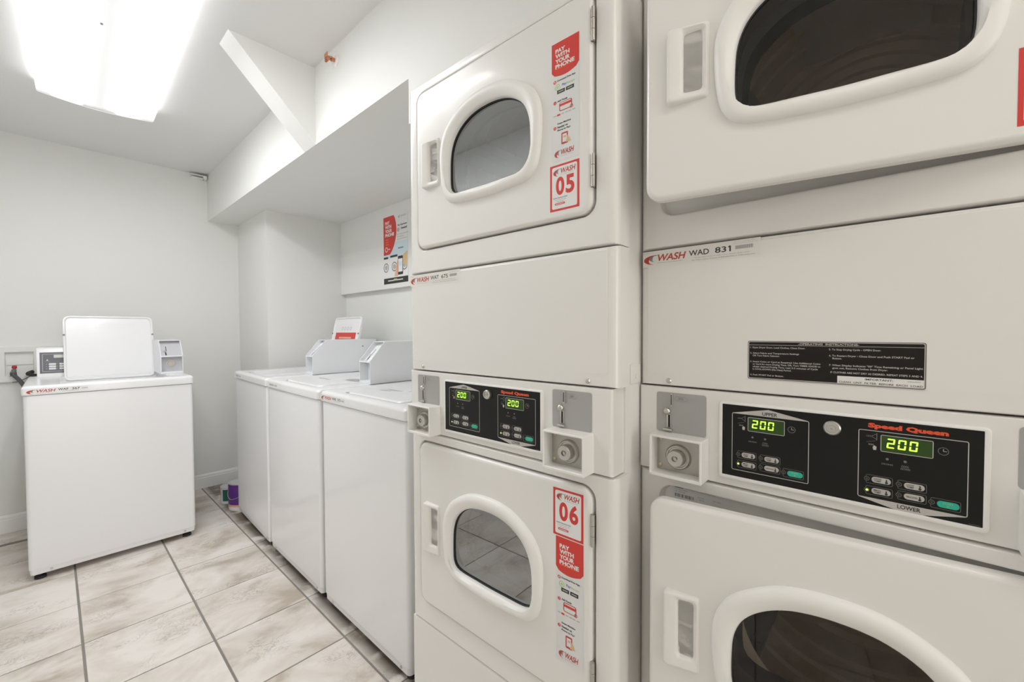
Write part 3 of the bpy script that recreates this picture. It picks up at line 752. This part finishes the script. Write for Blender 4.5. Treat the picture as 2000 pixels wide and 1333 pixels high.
        # hinges
        for hz in ((.607, .320) if k == 0 else (-.4085, -.715)):
            def hg(bm):
                for i in range(3): cyl(bm, (HX+.0045, -.0055, Z+hz-.033+.022*i), (0, 0, 1), .0042, .0212, 12)
                box(bm, HX-.003, HX+.004, -.0050, .010, Z+hz-.033, Z+hz+.033)
            part('hinge', t, 'lockplate', hg)
        # stickers
        a = Art(-.0082, .00012)
        if k == 0:
            if numbers[0] is not None:
                sx_ = 0 if stickers else -.0155; num_sticker(a, .530+S+sx_, .6035+S+sx_, Z+.351, Z+.254, numbers[0]); a.done('number_sticker', d)
            if stickers:
                a = Art(-.0082, .00012); pay_strip(a, .535+S, .6030+S, Z+.6055, Z+.358); a.done('payment_sticker', d)
        else:
            if numbers[1] is not None:
                num_sticker(a, .537+S, .6133+S, Z-.340, Z-.4430, numbers[1]); a.done('number_sticker', d)
            if stickers:
                a = Art(-.0082, .00012); pay_strip(a, .544+S, .6136+S, Z-.4450, Z-.7170); a.done('payment_sticker', d)
        # drum behind the opening
        def drum(bm):
            c = (.338, 0, wc+.004)
            pf = [(.150, .061), (.232, .066), (.236, .10), (.262, .104)]
            for i in range(5):
                y = .14+i*.07; pf += [(.262, y), (.255, y+.007), (.255, y+.013), (.262, y+.020)]
            pf += [(.262, .52)]
            lathe(bm, c, (0, 1, 0), pf, 64)
        dr = part('drum', t, 'drum', drum, smooth=30)
        def rear(bm):
            c = (.338, 0, wc+.004); pf = [(.262, .52)]
            for r in (.235, .205, .175, .145, .115, .085): pf += [(r+.005, .520), (r+.002, .508), (r-.003, .508), (r-.006, .520)]
            pf += [(.06, .520), (.05, .508), (0, .508)]
            lathe(bm, c, (0, 1, 0), pf, 64)
        part('drum_back', dr, 'drumrear', rear, smooth=50)
        for j in range(3):
            an = math.radians((105 if k else 158)+120*j)
            def vane(bm):
                u = Vector((math.cos(an), 0, math.sin(an))); v = Vector((-math.sin(an), 0, math.cos(an))); c = Vector((.338, 0, wc+.004))
                L = []
                for y, hgt in ((.112, .045), (.30, .062), (.515, .050)):
                    L.append([bm.verts.new(c+Vector((0, y, 0))+u*(.262-hh)+v*w) for hh, w in ((0, .045), (hgt*.6, .020), (hgt, .010), (hgt, -.010), (hgt*.6, -.020), (0, -.045))])
                for A_, B_ in zip(L, L[1:]):
                    for i in range(5): bm.faces.new((A_[i], A_[i+1], B_[i+1], B_[i]))
                bm.faces.new(L[0]); bm.faces.new(L[-1][::-1]); bmesh.ops.recalc_face_normals(bm, faces=bm.faces[:])
            part('drum_vane', dr, 'vane', vane, smooth=50)
    a = Art(-.0013, .00012); asset_label(a, .0085, .229, Z+.1315, Z+.1648, *code); a.done('asset_label', t)
    if instructions:
        a = Art(-.0013, .00012)
        X0, X1, z0, z1 = .2105, .4413, Z-.0880, Z-.0201
        a.rr(X0, X1, z0, z1, .003, 'blackink', 1); a.rr(X0+.0008, X1-.0008, z0+.0008, z1-.0008, .0025, 'greyink', 2); a.rr(X0+.0020, X1-.0020, z0+.0020, z1-.0020, .0018, 'drumblack', 3)
        a.rect(X0+.002, X1-.002, Z-.0276, Z-.0270, 'greyink', 4)
        a.text('-OPERATING  INSTRUCTIONS-', .2864, .3663, Z-.0262, Z-.0229, 'greyink', 4, bold=.025)
        rows = [(.2141, .2964, -.0330, '1. Open Dryer Door, Load Clothes, Close Door.'), (.2142, .2879, -.0430, '2. Select Fabric and Temperature Settings'), (.2182, .2600, -.0475, 'OR Turn Fabric Selector.'),
                (.2144, .3174, -.0582, '3. Insert Coins or Card as Required. Use Additional Coins'), (.2183, .3174, -.0627, 'or Card for more Drying Time. OR, Turn TIMER KNOB to'), (.2183, .3140, -.0672, 'obtain desired Drying Time. Last 2-5 minutes of Cycle'), (.2183, .2770, -.0717, 'is COOL-DOWN (No Heat) Period.'), (.2146, .2660, -.0820, '4. Push START Pad or Button.'),
                (.3283, .3920, -.0338, '5. To Stop Drying Cycle - OPEN Door.'), (.3285, .4290, -.0437, '6. To Restart Dryer - Close Door and Push START Pad or'), (.3330, .3450, -.0480, 'Button.'),
                (.3286, .4380, -.0590, '7. When Display Indicates "00" Time Remaining or Panel Light'), (.3330, .4000, -.0635, 'goes out, Remove Clothes from Dryer.'), (.3306, .4380, -.0705, 'IF CLOTHES ARE NOT DRY AS DESIRED, REPEAT STEPS 3 AND 4.')]
        for x0, x1, z, s_ in rows: a.text(s_, x0, x1, Z+z, Z+z+.0026, 'greyink', 4, bold=.02, caps=True)
        a.rect(.3396, X1-.0020, z0+.0020, Z-.0745, 'whiteink', 4)
        a.text('IMPORTANT:', .3738, .4060, Z-.0793, Z-.0762, 'blackink', 5, bold=.012); a.text('CLEAN  LINT  FILTER  BEFORE  EACH  LOAD', .3418, .4383, Z-.0852, Z-.0824, 'blackink', 5, bold=.012)
        a.text('500468007', .4220, .4360, Z-.0785, Z-.0770, 'midink', 5)
        a.done('instruction_label', t, 'black operating instructions label')
    if nameplate:
        a = Art(.0215, .00012); X0 = .066
        a.rect(X0, X0+.115, Z-.372, Z-.3232, 'strip', 1)
        a.text('Alliance', X0+.004, X0+.022, Z-.3290, Z-.3260, 'blackink', 2, bold=.03); a.text('Laundry Systems LLC  Ripon, Wisconsin U.S.A.', X0+.025, X0+.085, Z-.3290, Z-.3265, 'midink', 2)
        a.text('MOD. SERIES STACK', X0+.004, X0+.030, Z-.3335, Z-.3312, 'midink', 2); a.text('SER. NUMBER', X0+.004, X0+.026, Z-.3378, Z-.3355, 'midink', 2)
        for i in range(26):
            if i % 5 != 3: a.rect(X0+.004+.0015*i, X0+.004+.0015*i+(.0009 if i % 3 else .0005), Z-.3475, Z-.3405, 'blackink', 2)
        a.text('VOLTS 120', X0+.050, X0+.063, Z-.3400, Z-.3375, 'midink', 2); a.text('60 Hz', X0+.054, X0+.063, Z-.3445, Z-.3420, 'midink', 2); a.text('NO. 2002', X0+.080, X0+.095, Z-.3400, Z-.3378, 'midink', 2); a.text('A 5000', X0+.086, X0+.096, Z-.3500, Z-.3475, 'midink', 2)
        a.text('Design Certified', X0+.004, X0+.024, Z-.3520, Z-.3500, 'midink', 2)
        a.done('rating_plate', t, 'pale rating plate with barcode')
    return t
MT['drumblack'] = mat('label_black', (.012, .009, .007), .35, spec=.3)

T1t, T2t = -.0175, .003
build_tower((.73, 1.085, 0), -PI/2-T1t, 'white coin stacked dryer beside the washers, door stickers numbered 05 and 06', (0, 0), ('05', '06'), ('WAT', '675'), False, True, False)
build_tower((.8535, .409, 0), -PI/2-T2t, 'nearest stacked dryer with both doors ajar and a black operating instructions label', (math.radians(9.6), math.radians(6.4)), ('', None), ('WAD', '831'), True, False, True, stickers=False)

# ================================================================== WASHERS
def build_washer(loc, rz, label, lid, code, W=.69, panel=False, top='ring'):
    t = empty('washing_machine', loc, rz, label, 'washer', 'coin top load washers')
    D = .715; zt = H-.268; zs = H-.3145; zb = .032
    def body(bm):
        # front and sides with rounded front corners, foot strip folded inwards
        pf = []
        r = .016
        prof = lambda i: [(i, D)] + [(i+r-r*math.cos(a), i*.6+r-r*math.sin(a)) for a in [PI/2*k/6 for k in range(7)]] + [(W-i-r+r*math.sin(a), i*.6+r-r*math.cos(a)) for a in [PI/2*k/6 for k in range(7)]] + [(W-i, D)]
        rings = []
        for z, i in ((zb, .014), (zb+.002, .010), (zb+.026, .008), (zb+.030, .006), (zs-.004, .006), (zs-.001, .008)):
            rings.append([bm.verts.new((x, y+(.004 if i > .007 else .003), z)) for x, y in prof(i)])
        for a, b in zip(rings, rings[1:]):
            n = len(a)
            for k in range(n): bm.faces.new((a[k], a[(k+1) % n], b[(k+1) % n], b[k]))
        bm.faces.new(rings[0][::-1]); bm.faces.new(rings[-1])
        bmesh.ops.recalc_face_normals(bm, faces=bm.faces[:])
    part('cabinet', t, 'enamel', body, smooth=30, wn=True)
    # top cover with the loading opening (outlines in x, y; mapped through loft then turned flat)
    lx0, lx1, ly0, ly1 = .139, .591, .045, .565
    def cover(bm):
        c = ((lx0+lx1)/2, (ly0+ly1)/2); q = lambda i: rrect(i, W-i, i, D-.002, .018) if i < .01 else rrect(i, W-i, i, D-i, .014)
        loops = [(q(.001), zs), (q(0), zs+.004), (q(0), zt-.016), (q(.001), zt-.010), (q(.005), zt-.004), (q(.012), zt-.001), (q(.022), zt)]
        o = lambda i: rrect(lx0-i, lx1+i, ly0-i, ly1+i, .03)
        loops += [(o(.006), zt), (o(.001), zt-.002), (o(0), zt-.006)]
        if lid == 'open': loops += [(o(0), zt-.030), (o(-.020), zt-.034), (rrect(lx0+.06, lx1-.06, ly0+.05, ly1-.05, .12), zt-.036), (rrect(lx0+.065, lx1-.065, ly0+.055, ly1-.055, .115), zt-.30)]
        else: loops += [(o(0), zt-.014)]
        b2 = bmesh.new(); loft(b2, [(s, z) for s, z in loops], c, extra=48, close_last=(lid == 'open'))
        me = bpy.data.meshes.new('tmp')
        for v in b2.verts: v.co = Vector((v.co.x, v.co.z, v.co.y))
        bmesh.ops.recalc_face_normals(b2, faces=b2.faces[:])
        b2.to_mesh(me); b2.free(); bm.from_mesh(me); bpy.data.meshes.remove(me)
    part('top_cover', t, 'enamel', cover, smooth=30, wn=True)
    # lid: shallow pan, plane of its own (x, length) with the hinge edge at 0
    Lw0, Lw1, LL = lx0+.012, lx1-.012, .412 if lid == 'open' else .506
    def lidm(bm):
        c = ((Lw0+Lw1)/2, LL/2); q = lambda i: rrect(Lw0+i, Lw1-i, i, LL-i, .030-i*.5)
        # local y<0 is the inner face (faces the front once open)
        loops = [(q(.014), -.004), (q(.010), -.010), (q(.007), -.012), (q(.003), -.012), (q(0), -.009), (q(0), .004), (q(.003), .008), (q(.012), .010)]
        loft(bm, loops, c, close_first=True, close_last=True, extra=32)
        bmesh.ops.recalc_face_normals(bm, faces=bm.faces[:])
    L = part('lid', t, 'enamel', lidm, smooth=30, wn=True)
    if lid == 'open':
        L.location = (0, .565, H-.300); L.rotation_euler = (math.radians(-12.5), 0, 0)
        for zx in (Lw0+.004, Lw1-.004):
            part('bumper', L, 'midink', lambda bm: cyl(bm, (zx, -.011, LL*.70), (0, -1, 0), .006, .005, 12))
        a = Art(-.0042)
        if panel:
            a.text('DO NOT ADD GARMENTS AFTER WASHER HAS STARTED', Lw0+.09, Lw1-.09, LL-.062, LL-.048, 'strip', 2, bold=.01); a.text('IMPORTANT  SEE  INSTRUCTIONS', Lw0+.14, Lw1-.14, LL-.080, LL-.068, 'strip', 2, bold=.01)
            a.done('lid_print', L)
        else:
            a.rect(Lw0+.045, Lw1-.055, LL-.20, LL-.115, 'red', 2); a.rect(Lw0+.11, Lw1-.12, LL-.160, LL-.148, 'peach', 3); a.rect(Lw0+.12, Lw1-.14, LL-.172, LL-.166, 'peach', 3)
            for k in range(4): a.ring(Lw0+.14+.045*k, LL-.085, .014, .005, 'softink', 2)
            a.done('lid_label', L, 'red and white instruction label')
    else:
        L.location = (0, .558, zt-.006); L.rotation_euler = (math.radians(90), 0, 0)   # lies flat, length toward the front
        a = Art(-.0)
        lw = Lw1-Lw0
        z0 = 0.0103
        bm = bmesh.new(); mats = []
        def flat(pts, mm, l=0):
            if mm not in mats: mats.append(mm)
            f = bm.faces.new([bm.verts.new((x, y, zt+.0043+l*.0002)) for x, y in pts]); f.material_index = mats.index(mm)
        def el(cx, cy, rx, ry): return [(cx+rx*math.cos(2*PI*i/24), cy+ry*math.sin(2*PI*i/24)) for i in range(24)]
        if top == 'ring':
            flat(rrect(.43, .555, .235, .315, .02), 'redlogo'); flat(rrect(.442, .543, .245, .305, .014), 'label', 1); flat(rrect(.46, .525, .262, .288, .005), 'peach', 2)
            flat(rect(.22, .34, .20, .214), 'softink'); flat(rect(.22, .30, .17, .184), 'softink'); flat(rect(.36, .40, .23, .26), 'softink')
        else:
            flat(rrect(.43, .56, .25, .31, .02), 'midink'); flat(rrect(.45, .54, .262, .298, .01), 'softink', 1); flat(rect(.20, .36, .20, .212), 'softink')
        finish('lid_label', bm, mats, t, smooth=0)
        a.bm.free()
    # console across the back
    cx0, cx1 = .040, .555
    ctop = H-.092
    def cons(bm):
        prof = [(.612, zt-.002), (.614, zt+.008), (.648, ctop-.012), (.652, ctop-.004), (.658, ctop), (.705, ctop), (.705, zt-.002)]
        a = [bm.verts.new((cx0, y, z)) for y, z in prof]; b = [bm.verts.new((cx1, y, z)) for y, z in prof]; n = len(prof)
        for i in range(n): bm.faces.new((a[i], a[(i+1) % n], b[(i+1) % n], b[i]))
        bm.faces.new(a); bm.faces.new(b[::-1]); bmesh.ops.recalc_face_normals(bm, faces=bm.faces[:])
    cs = part('console', t, 'enamel', cons, smooth=30)
    if panel:
        def sl(z): return .614+.034*(z-(zt+.008))/((ctop-.012)-(zt+.008))
        a = Art(0, .0003)
        P = []
        x0, x1, z0, z1 = .052, .40, H-.249, H-.122
        a.rect(x0, x1, z0, z1, 'greypanel', 1); a.outline(rrect(x0+.010, x1-.01, z0+.010, z1-.010, .003, 3), .0025, 'softink', 2)
        a.rect(x0+.058, x0+.165, z1-.034, z1-.016, 'lcd', 2)
        for i in range(3):
            for j in range(3):
                a.rr(x0+.037+.044*j, x0+.067+.044*j, z1-.077-.014*i, z1-.066-.014*i, .003, 'strip', 2)
                a.rect(x0+.026+.044*j, x0+.030+.044*j, z1-.073-.014*i, z1-.070-.014*i, 'softink', 2)
        a.poly([(x0+.026, z1-.050), (x0+.036, z1-.050), (x0+.031, z1-.042)], 'strip', 2); a.text('WASH CYCLE', x0+.022, x0+.042, z1-.058, z1-.054, 'softink', 2)
        a.ring(x0+.10, z1-.046, .006, .0015, 'dimink', 2); a.text('RINSE', x0+.092, x0+.108, z1-.060, z1-.056, 'softink', 2)
        for v in a.bm.verts: v.co.y += sl(v.co.z)
        a.done('control_panel', cs, 'grey control panel with pale buttons')
    # coin meter case at the right end, open-fronted with a sloping upper face
    bx0, bx1 = (W-.124, W-.010) if panel else (W-.112, W)
    yf, ys_, top_ = .262, .345, H-.054
    zm = H-.152; z0 = zt+.0005; th = .004
    prof = [(yf, z0), (yf, zm), (ys_, top_), (.688, top_), (.688, z0)]
    def case(bm):
        inner = [(yf+.001, z0+.012), (yf+.001, zm-.004), (ys_+.004, top_-.006), (.545, top_-.006), (.545, z0+.006)]
        for xa, xb in ((bx0, bx0+th), (bx1-th, bx1)):
            a = [bm.verts.new((xa, y, z)) for y, z in prof]; b = [bm.verts.new((xb, y, z)) for y, z in prof]; n = 5
            for i in range(n): bm.faces.new((a[i], a[(i+1) % n], b[(i+1) % n], b[i]))
            bm.faces.new(a); bm.faces.new(b[::-1])
        box(bm, bx0+th, bx1-th, ys_, .688, top_-th, top_); box(bm, bx0+th, bx1-th, yf, .688, z0, z0+.012)
        box(bm, bx0+th, bx1-th, yf, yf+.006, zm-.008, zm+.0)       # cross bar
        box(bm, bx0+.001, bx1-.0015, .540, .688, z0, top_-.001)     # rear housing
        bmesh.ops.recalc_face_normals(bm, faces=bm.faces[:])
    cb = part('coin_case', t, 'coinpaint', case, smooth=0)
    def face(bm):
        # recessed sloping coin plate and upright lock plate
        v = [bm.verts.new(p) for p in ((bx0+th, yf+.020, zm-.006), (bx1-th, yf+.020, zm-.006), (bx1-th, ys_+.030, top_-th), (bx0+th, ys_+.030, top_-th))]; bm.faces.new(v)
        box(bm, bx0+th, bx1-th, yf+.046, yf+.050, z0+.012, zm-.006)
    part('coin_plate', cb, 'coingrey' if panel else 'coinpaint', face, smooth=0)
    mx = (bx0+bx1)/2
    zl = (z0+zm)/2+.006
    part('lock', cb, 'lockplate', lambda bm: lathe(bm, (mx, yf+.046, zl), (0, -1, 0), [(.026, 0), (.026, .004), (.022, .004), (.0215, .001), (.017, .001), (.0165, .008), (.010, .008), (.0095, .006), (.004, .006), (0, .006)], 28))
    def sl2(bm):
        d = Vector((0, ys_+.030-yf-.020, top_-th-zm+.006)); n = Vector((0, -d.z, d.y)).normalized(); d.normalize()
        o = Vector((bx0+.028, yf+.020, zm-.006))+n*.001
        def q(u0, u1, w0, w1, k, mi):
            vs = [bm.verts.new(o+Vector((u, 0, 0))+d*w_+n*k) for u, w_ in ((u0, w0), (u1, w0), (u1, w1), (u0, w1))]; bm.faces.new(vs).material_index = mi
        q(0, .006, .010, .036, .001, 1); q(-.004, .010, .002, .006, .002, 0); q(.006, .009, .045, .085, .001, 1); q(-.008, .004, .040, .048, .002, 0)
    part('coin_slot', cb, ['steel', 'slot'], sl2, smooth=0)
    part('screw', cb, 'midink', lambda bm: cyl(bm, (bx0+.001, .600, H-.10), (-1, 0, 0), .004, .003, 10)) if not panel else None
    part('screw', cb, 'midink', lambda bm: cyl(bm, (bx1-.0015, .590, H-.10), (1, 0, 0), .005, .002, 10))
    for fx in (.045, W-.045):
        for fy in (.05, D-.05):
            part('foot', t, 'rubber', lambda bm: (cyl(bm, (fx, fy, 0), (0, 0, 1), .022, .012, 16), cyl(bm, (fx, fy, .012), (0, 0, 1), .007, .024, 10)))
    for fx in (.085, W-.06):
        part('screw', t, 'steel', lambda bm: cyl(bm, (fx, .0135, zb+.014), (0, -1, 0), .006, .006, 12))
    # asset strip on the front lip of the cover
    a = Art(-.0004, .00015); z0_, z1_ = H-.308, H-.283
    if code:
        a.rect(.008, .235, z0_, z1_, 'label', 1); a.logo(.018, .118, z0_+.001, z1_-.004, 2)
        a.text(code[0], .126, .163, z0_+.009, z1_-.005, 'blackink', 2, bold=.015); a.text(code[1], .176, .205, z0_+.009, z1_-.005, 'blackink', 2, bold=.015)
        for i in range(10): a.rect(.212+.0023*i, .2135+.0023*i, z0_+.010, z1_-.009, 'softink', 2)
        a.rect(.14, .20, z0_+.004, z0_+.0055, 'softink', 2)
    else:
        a.rect(.010, .225, z0_, z1_, 'label', 1); a.rect(.05, .12, z0_+.006, z1_-.008, 'softink', 2); a.rect(.13, .17, z0_+.007, z1_-.009, 'softink', 2)
    a.done('asset_label', t)
    return t

build_washer((-.1085, 3.190, 0), math.radians(-.5), 'white top load washer standing alone by the back wall, facing the aisle, lid open', 'open', ('WAF', '367'), W=.695, panel=True)
def row(y_left, x_left, y_right, x_right, *a, **k):
    ang = math.atan2(y_right-y_left, x_right-x_left); Wd = math.hypot(y_right-y_left, x_right-x_left)
    return build_washer((x_left, y_left, 0), ang, *a, W=Wd, **k)
row(3.358, .842, 2.668, .823, 'farthest washer of the row in the alcove, its lid open showing a red label', 'open', None)
row(2.650, .822, 1.955, .817, 'middle washer of the row in the alcove, lid closed, white coin box at its end', 'shut', None, top='plain')
row(1.938, .820, 1.247, .820, 'nearest washer of the row, right beside the dryer numbered 05, lid closed', 'shut', ('WAE', '372'))

# ================================================================== POSTER
a = Art(0, .0002)
PW, PH = .306, .478
def PX(u): return u*PW
def PZ(v): return -v*PH
a.rect(0, PW, -PH, 0, 'label', 0)
a.rect(0, PW, PZ(.62), PZ(.40), 'sky', 1)
curve = [(PX(.44+.14*math.sin(PI*min(1, .18+.62*i/12))), PZ(.0+.555*i/12)) for i in range(13)]
curve = [(PX(.44), PZ(0)), (PX(.50), PZ(.06)), (PX(.535), PZ(.13)), (PX(.55), PZ(.21)), (PX(.54), PZ(.29)), (PX(.50), PZ(.37)), (PX(.44), PZ(.45)), (PX(.36), PZ(.515)), (PX(.27), PZ(.565))]
a.poly([(PX(.27), PZ(.565)), (PX(0), PZ(.565)), (PX(0), PZ(0))] + curve[:-1], 'red', 2)
for i, (t_, wd) in enumerate((('PAY', .20), ('WITH', .27), ('YOUR', .29), ('PHONE', .38))):
    a.text(t_, PX(.07), PX(.07+wd), PZ(.118+.060*i), PZ(.068+.060*i), 'whiteink', 3, bold=.05)
for i in range(3): a.rect(PX(.08), PX(.22), PZ(.345+.035*i), PZ(.335+.035*i), 'orange', 3)
a.ring(PX(.12), PZ(.485), .018, .005, 'whiteink', 3); a.rect(PX(.2), PX(.28), PZ(.49), PZ(.48), 'whiteink', 3)
a.logo(PX(.62), PX(.95), PZ(.065), PZ(.030), 3, 'softink', 'softink')
a.text('No Quarters', PX(.60), PX(.97), PZ(.185), PZ(.155), 'blackink', 3, bold=.03); a.text('Needed!', PX(.74), PX(.97), PZ(.235), PZ(.205), 'blackink', 3, bold=.03)
a.disc(PX(.62), PZ(.235), .014, 'softink', 3)
for i, wd in enumerate((.36, .2, .32)):
    a.disc(PX(.60), PZ(.30+.035*i), .004, 'midink', 3, 10); a.rect(PX(.65), PX(.65+wd), PZ(.305+.035*i), PZ(.298+.035*i), 'softink', 3)
a.rect(PX(.61), PX(.82), PZ(.508), PZ(.49), 'midink', 3)
a.rect(PX(0), PX(.19), PZ(.625), PZ(.595), 'blackink', 3); a.rect(PX(.28), PX(.58), PZ(.615), PZ(.585), 'blackink', 3)
for u in (.10, .45, .86):
    a.ring(PX(u), PZ(.755), .034, .008, 'midink', 3); a.disc(PX(u), PZ(.755), .018, 'softink', 3)
a.poly([(PX(.60), PZ(.90)), (PX(.46), PZ(.90)), (PX(.52), PZ(.74)), (PX(.60), PZ(.66))][::-1], 'peach', 4)
a.poly([(PX(.74), PZ(.70)), (PX(.98), PZ(.78)), (PX(.98), PZ(.56)), (PX(.82), PZ(.60))], 'tan', 4)
a.rr(PX(.60), PX(.80), PZ(.885), PZ(.615), .006, 'blackink', 5); a.rect(PX(.615), PX(.785), PZ(.845), PZ(.655), 'label', 6); a.rect(PX(.64), PX(.76), PZ(.76), PZ(.70), 'sky', 7)
a.rect(0, PW, -PH, PZ(.915), 'blackink', 3); a.rect(PX(.18), PX(.80), PZ(.962), PZ(.948), 'whiteink', 4); a.rect(PX(.42), PX(.56), PZ(.960), PZ(.935), 'lime', 5)
bm = a.bm; mi = a.mi('label'); box(bm, 0, PW, .0003, .0012, -PH, 0, mi=mi)
po = a.done('poster', None)
po.location = (1.6385, 2.7525, H+.8155); po.rotation_euler = (0, 0, -PI/2)
tag(po, 'red and white pay with your phone poster on the alcove wall above the washers', 'poster')

# ================================================================== OUTLET BOX AND HOSES
t = empty('washer_outlet_box', (0, YB, 0), 0, 'white wall board with a recessed water outlet box, behind the lone washer', 'outlet box')
ox0, ox1, oz0, oz1 = -.199, -.080, H-.274, H-.125
def fr(bm):
    X0, X1, z0, z1 = -.50, .40, H-.314, H-.087
    loft(bm, [(rect(X0, X1, z0, z1), 0), (rect(X0, X1, z0, z1), -.016), (rect(X0+.004, X1-.004, z0+.004, z1-.004), -.020), (rect(ox0-.003, ox1+.003, oz0-.003, oz1+.003), -.020), (rect(ox0, ox1, oz0, oz1), -.018), (rect(ox0+.001, ox1-.001, oz0+.001, oz1-.001), -.0006)], ((ox0+ox1)/2, (oz0+oz1)/2), extra=8, close_last=True)
part('board', t, 'wall', fr, smooth=30)
def liner(bm):
    box(bm, ox0+.003, ox1-.003, -.006, -.0012, H-.205, oz0+.1, bev=0)
part('shelf', t, 'wall', liner)
def vlv(bm):
    lathe(bm, (-.1665, -.045, H-.262), (.15, 0, 1), [(0, 0), (.014, 0), (.014, .016), (.011, .018), (.011, .030), (.008, .032), (.008, .040)], 20)
    cyl(bm, (-.164, -.045, H-.250), (0, 1, 0), .008, .040, 12)
vb = part('valve', t, 'valve', vlv)
part('knob', vb, 'redknob', lambda bm: lathe(bm, (-.1615, -.045, H-.224), (.15, 0, 1), [(0, 0), (.011, 0), (.012, .006), (.010, .014), (.004, .018), (0, .018)], 14))
bm = bmesh.new(); tube(bm, spline([(-.1665, YB-.045, H-.257), (-.160, YB-.052, H-.272), (-.146, YB-.060, H-.292), (-.131, YB-.075, H-.318), (-.117, YB-.10, H-.348), (-.09, YB-.13, H-.40), (-.05, YB-.15, H-.46)]), .0105, 14)
cyl(bm, (-.1665, YB-.045, H-.252), (.15, -.1, -1), .0145, .020, 16)
tag(finish('supply_hose', bm, 'hose'), 'dark grey water hose running from the outlet box down behind the lone washer', 'hose')
bm = bmesh.new(); tube(bm, spline([(-.085, YB-.012, H-.252), (-.105, YB-.030, H-.262), (-.094, YB-.06, H-.268), (-.05, YB-.10, H-.285), (.0, YB-.14, H-.32)]), .011, 12)
tag(finish('drain_hose', bm, 'rubber'), 'black hose end showing at the right side of the outlet box', 'hose')
bm = bmesh.new(); tube(bm, spline([(-.172, YB-.024, H-.313), (-.15, YB-.028, H-.310), (-.12, YB-.030, H-.295), (-.09, YB-.034, H-.276), (-.05, YB-.04, H-.26)]), .0022, 8)
tag(finish('cable', bm, 'hose'), 'thin dark cable looping over the wall board behind the lone washer', 'cable')

# ================================================================== SPRINKLER, BRACKET, PAINT CANS
t = empty('sprinkler_head', (.872, 1.842, H+1.193), 0, 'copper coloured fire sprinkler head on the soffit wall near the ceiling', 'sprinkler')
part('escutcheon', t, 'trim', lambda bm: lathe(bm, (0, 0, 0), (-1, 0, 0), [(.030, 0), (.030, .002), (.024, .008), (.012, .011), (0, .011)], 28))
def sphead(bm):
    cyl(bm, (-.010, 0, 0), (-1, 0, 0), .010, .018, 12)
    cyl(bm, (-.028, 0, 0), (-1, 0, 0), .013, .006, 6)
    for s in (-1, 1):
        tube(bm, spline([(-.033, s*.011, 0), (-.042, s*.016, 0), (-.055, s*.012, 0), (-.064, 0, 0)], 4), .0032, 8)
    cyl(bm, (-.062, 0, 0), (-1, 0, 0), .006, .006, 10)
part('frame_arms', t, 'copper', sphead)
part('deflector', t, 'copper', lambda bm: (box(bm, -.072, -.069, -.020, .020, -.006, .018), *[box(bm, -.074, -.060, -.018+.009*i, -.014+.009*i, -.024, -.004) for i in range(4)]))
part('bulb', t, 'redknob', lambda bm: cyl(bm, (-.034, 0, 0), (-1, 0, 0), .0025, .028, 8))

t.scale = (.62, .75, .85)

bm = bmesh.new(); box(bm, .758, .858, YB-.060, YB-.001, H+1.232, H+1.238, bev=.002); box(bm, .765, .85, YB-.050, YB-.001, H+1.213, H+1.219, bev=.002); box(bm, .838, .862, YB-.062, YB-.002, H+1.213, H+1.238, bev=.003)
tag(finish('cable_clip', bm, 'trim', wn=True), 'small white clip on the back wall just under the ceiling corner', 'clip')

def can(name, x, y, r, h, body_m, label_m, band, lab):
    t = empty(name, (x, y, 0), 0, lab, 'paint can')
    part('body', t, body_m, lambda bm: lathe(bm, (0, 0, 0), (0, 0, 1), [(0, .002), (r-.002, .002), (r, 0), (r+.001, .003), (r, .006), (r, h-.006), (r+.0015, h-.003), (r+.0015, h)], 36))
    part('lid', t, 'canmetal', lambda bm: lathe(bm, (0, 0, 0), (0, 0, 1), [(r+.0015, h), (r-.002, h+.001), (r-.006, h-.004), (r-.010, h-.005), (r-.012, h-.002), (0, h-.002)], 36))
    return t
t = can('paint_can', .868, 3.652, .053, .122, 'strip', None, None, 'small paint can with a dark green label on the floor, behind the purple can')
def arcs(bm, r, z0, z1, a0, a1, n=14):
    v = [(bm.verts.new((r*math.cos(a), r*math.sin(a), z0)), bm.verts.new((r*math.cos(a), r*math.sin(a), z1))) for a in [math.radians(a0+(a1-a0)*i/n) for i in range(n+1)]]
    for p, q in zip(v, v[1:]): bm.faces.new((p[0], q[0], q[1], p[1]))
part('label_panel', t, 'greenlabel', lambda bm: arcs(bm, .0534, .020, .104, -150, -60))
part('label_print', t, 'softink', lambda bm: arcs(bm, .0535, .062, .084, -182, -168, 4))
t = can('paint_can', .905, 3.470, .083, .190, 'canmetal', None, None, 'large paint can with a purple label at the far end of the washer row')
part('label_panel', t, 'purple', lambda bm: arcs(bm, .0834, .043, .183, 0, 359, 40))
part('label_band', t, 'peach', lambda bm: arcs(bm, .0834, .028, .043, 0, 359, 40))
part('label_foot', t, 'whiteink', lambda bm: arcs(bm, .0834, .006, .028, 0, 359, 40))
part('handle', t, 'canmetal', lambda bm: tube(bm, spline([(-.070, .050, .150), (-.086, .010, .105), (-.080, -.040, .085), (-.045, -.080, .10), (0, -.090, .125), (.04, -.078, .15)]), .0016, 6))
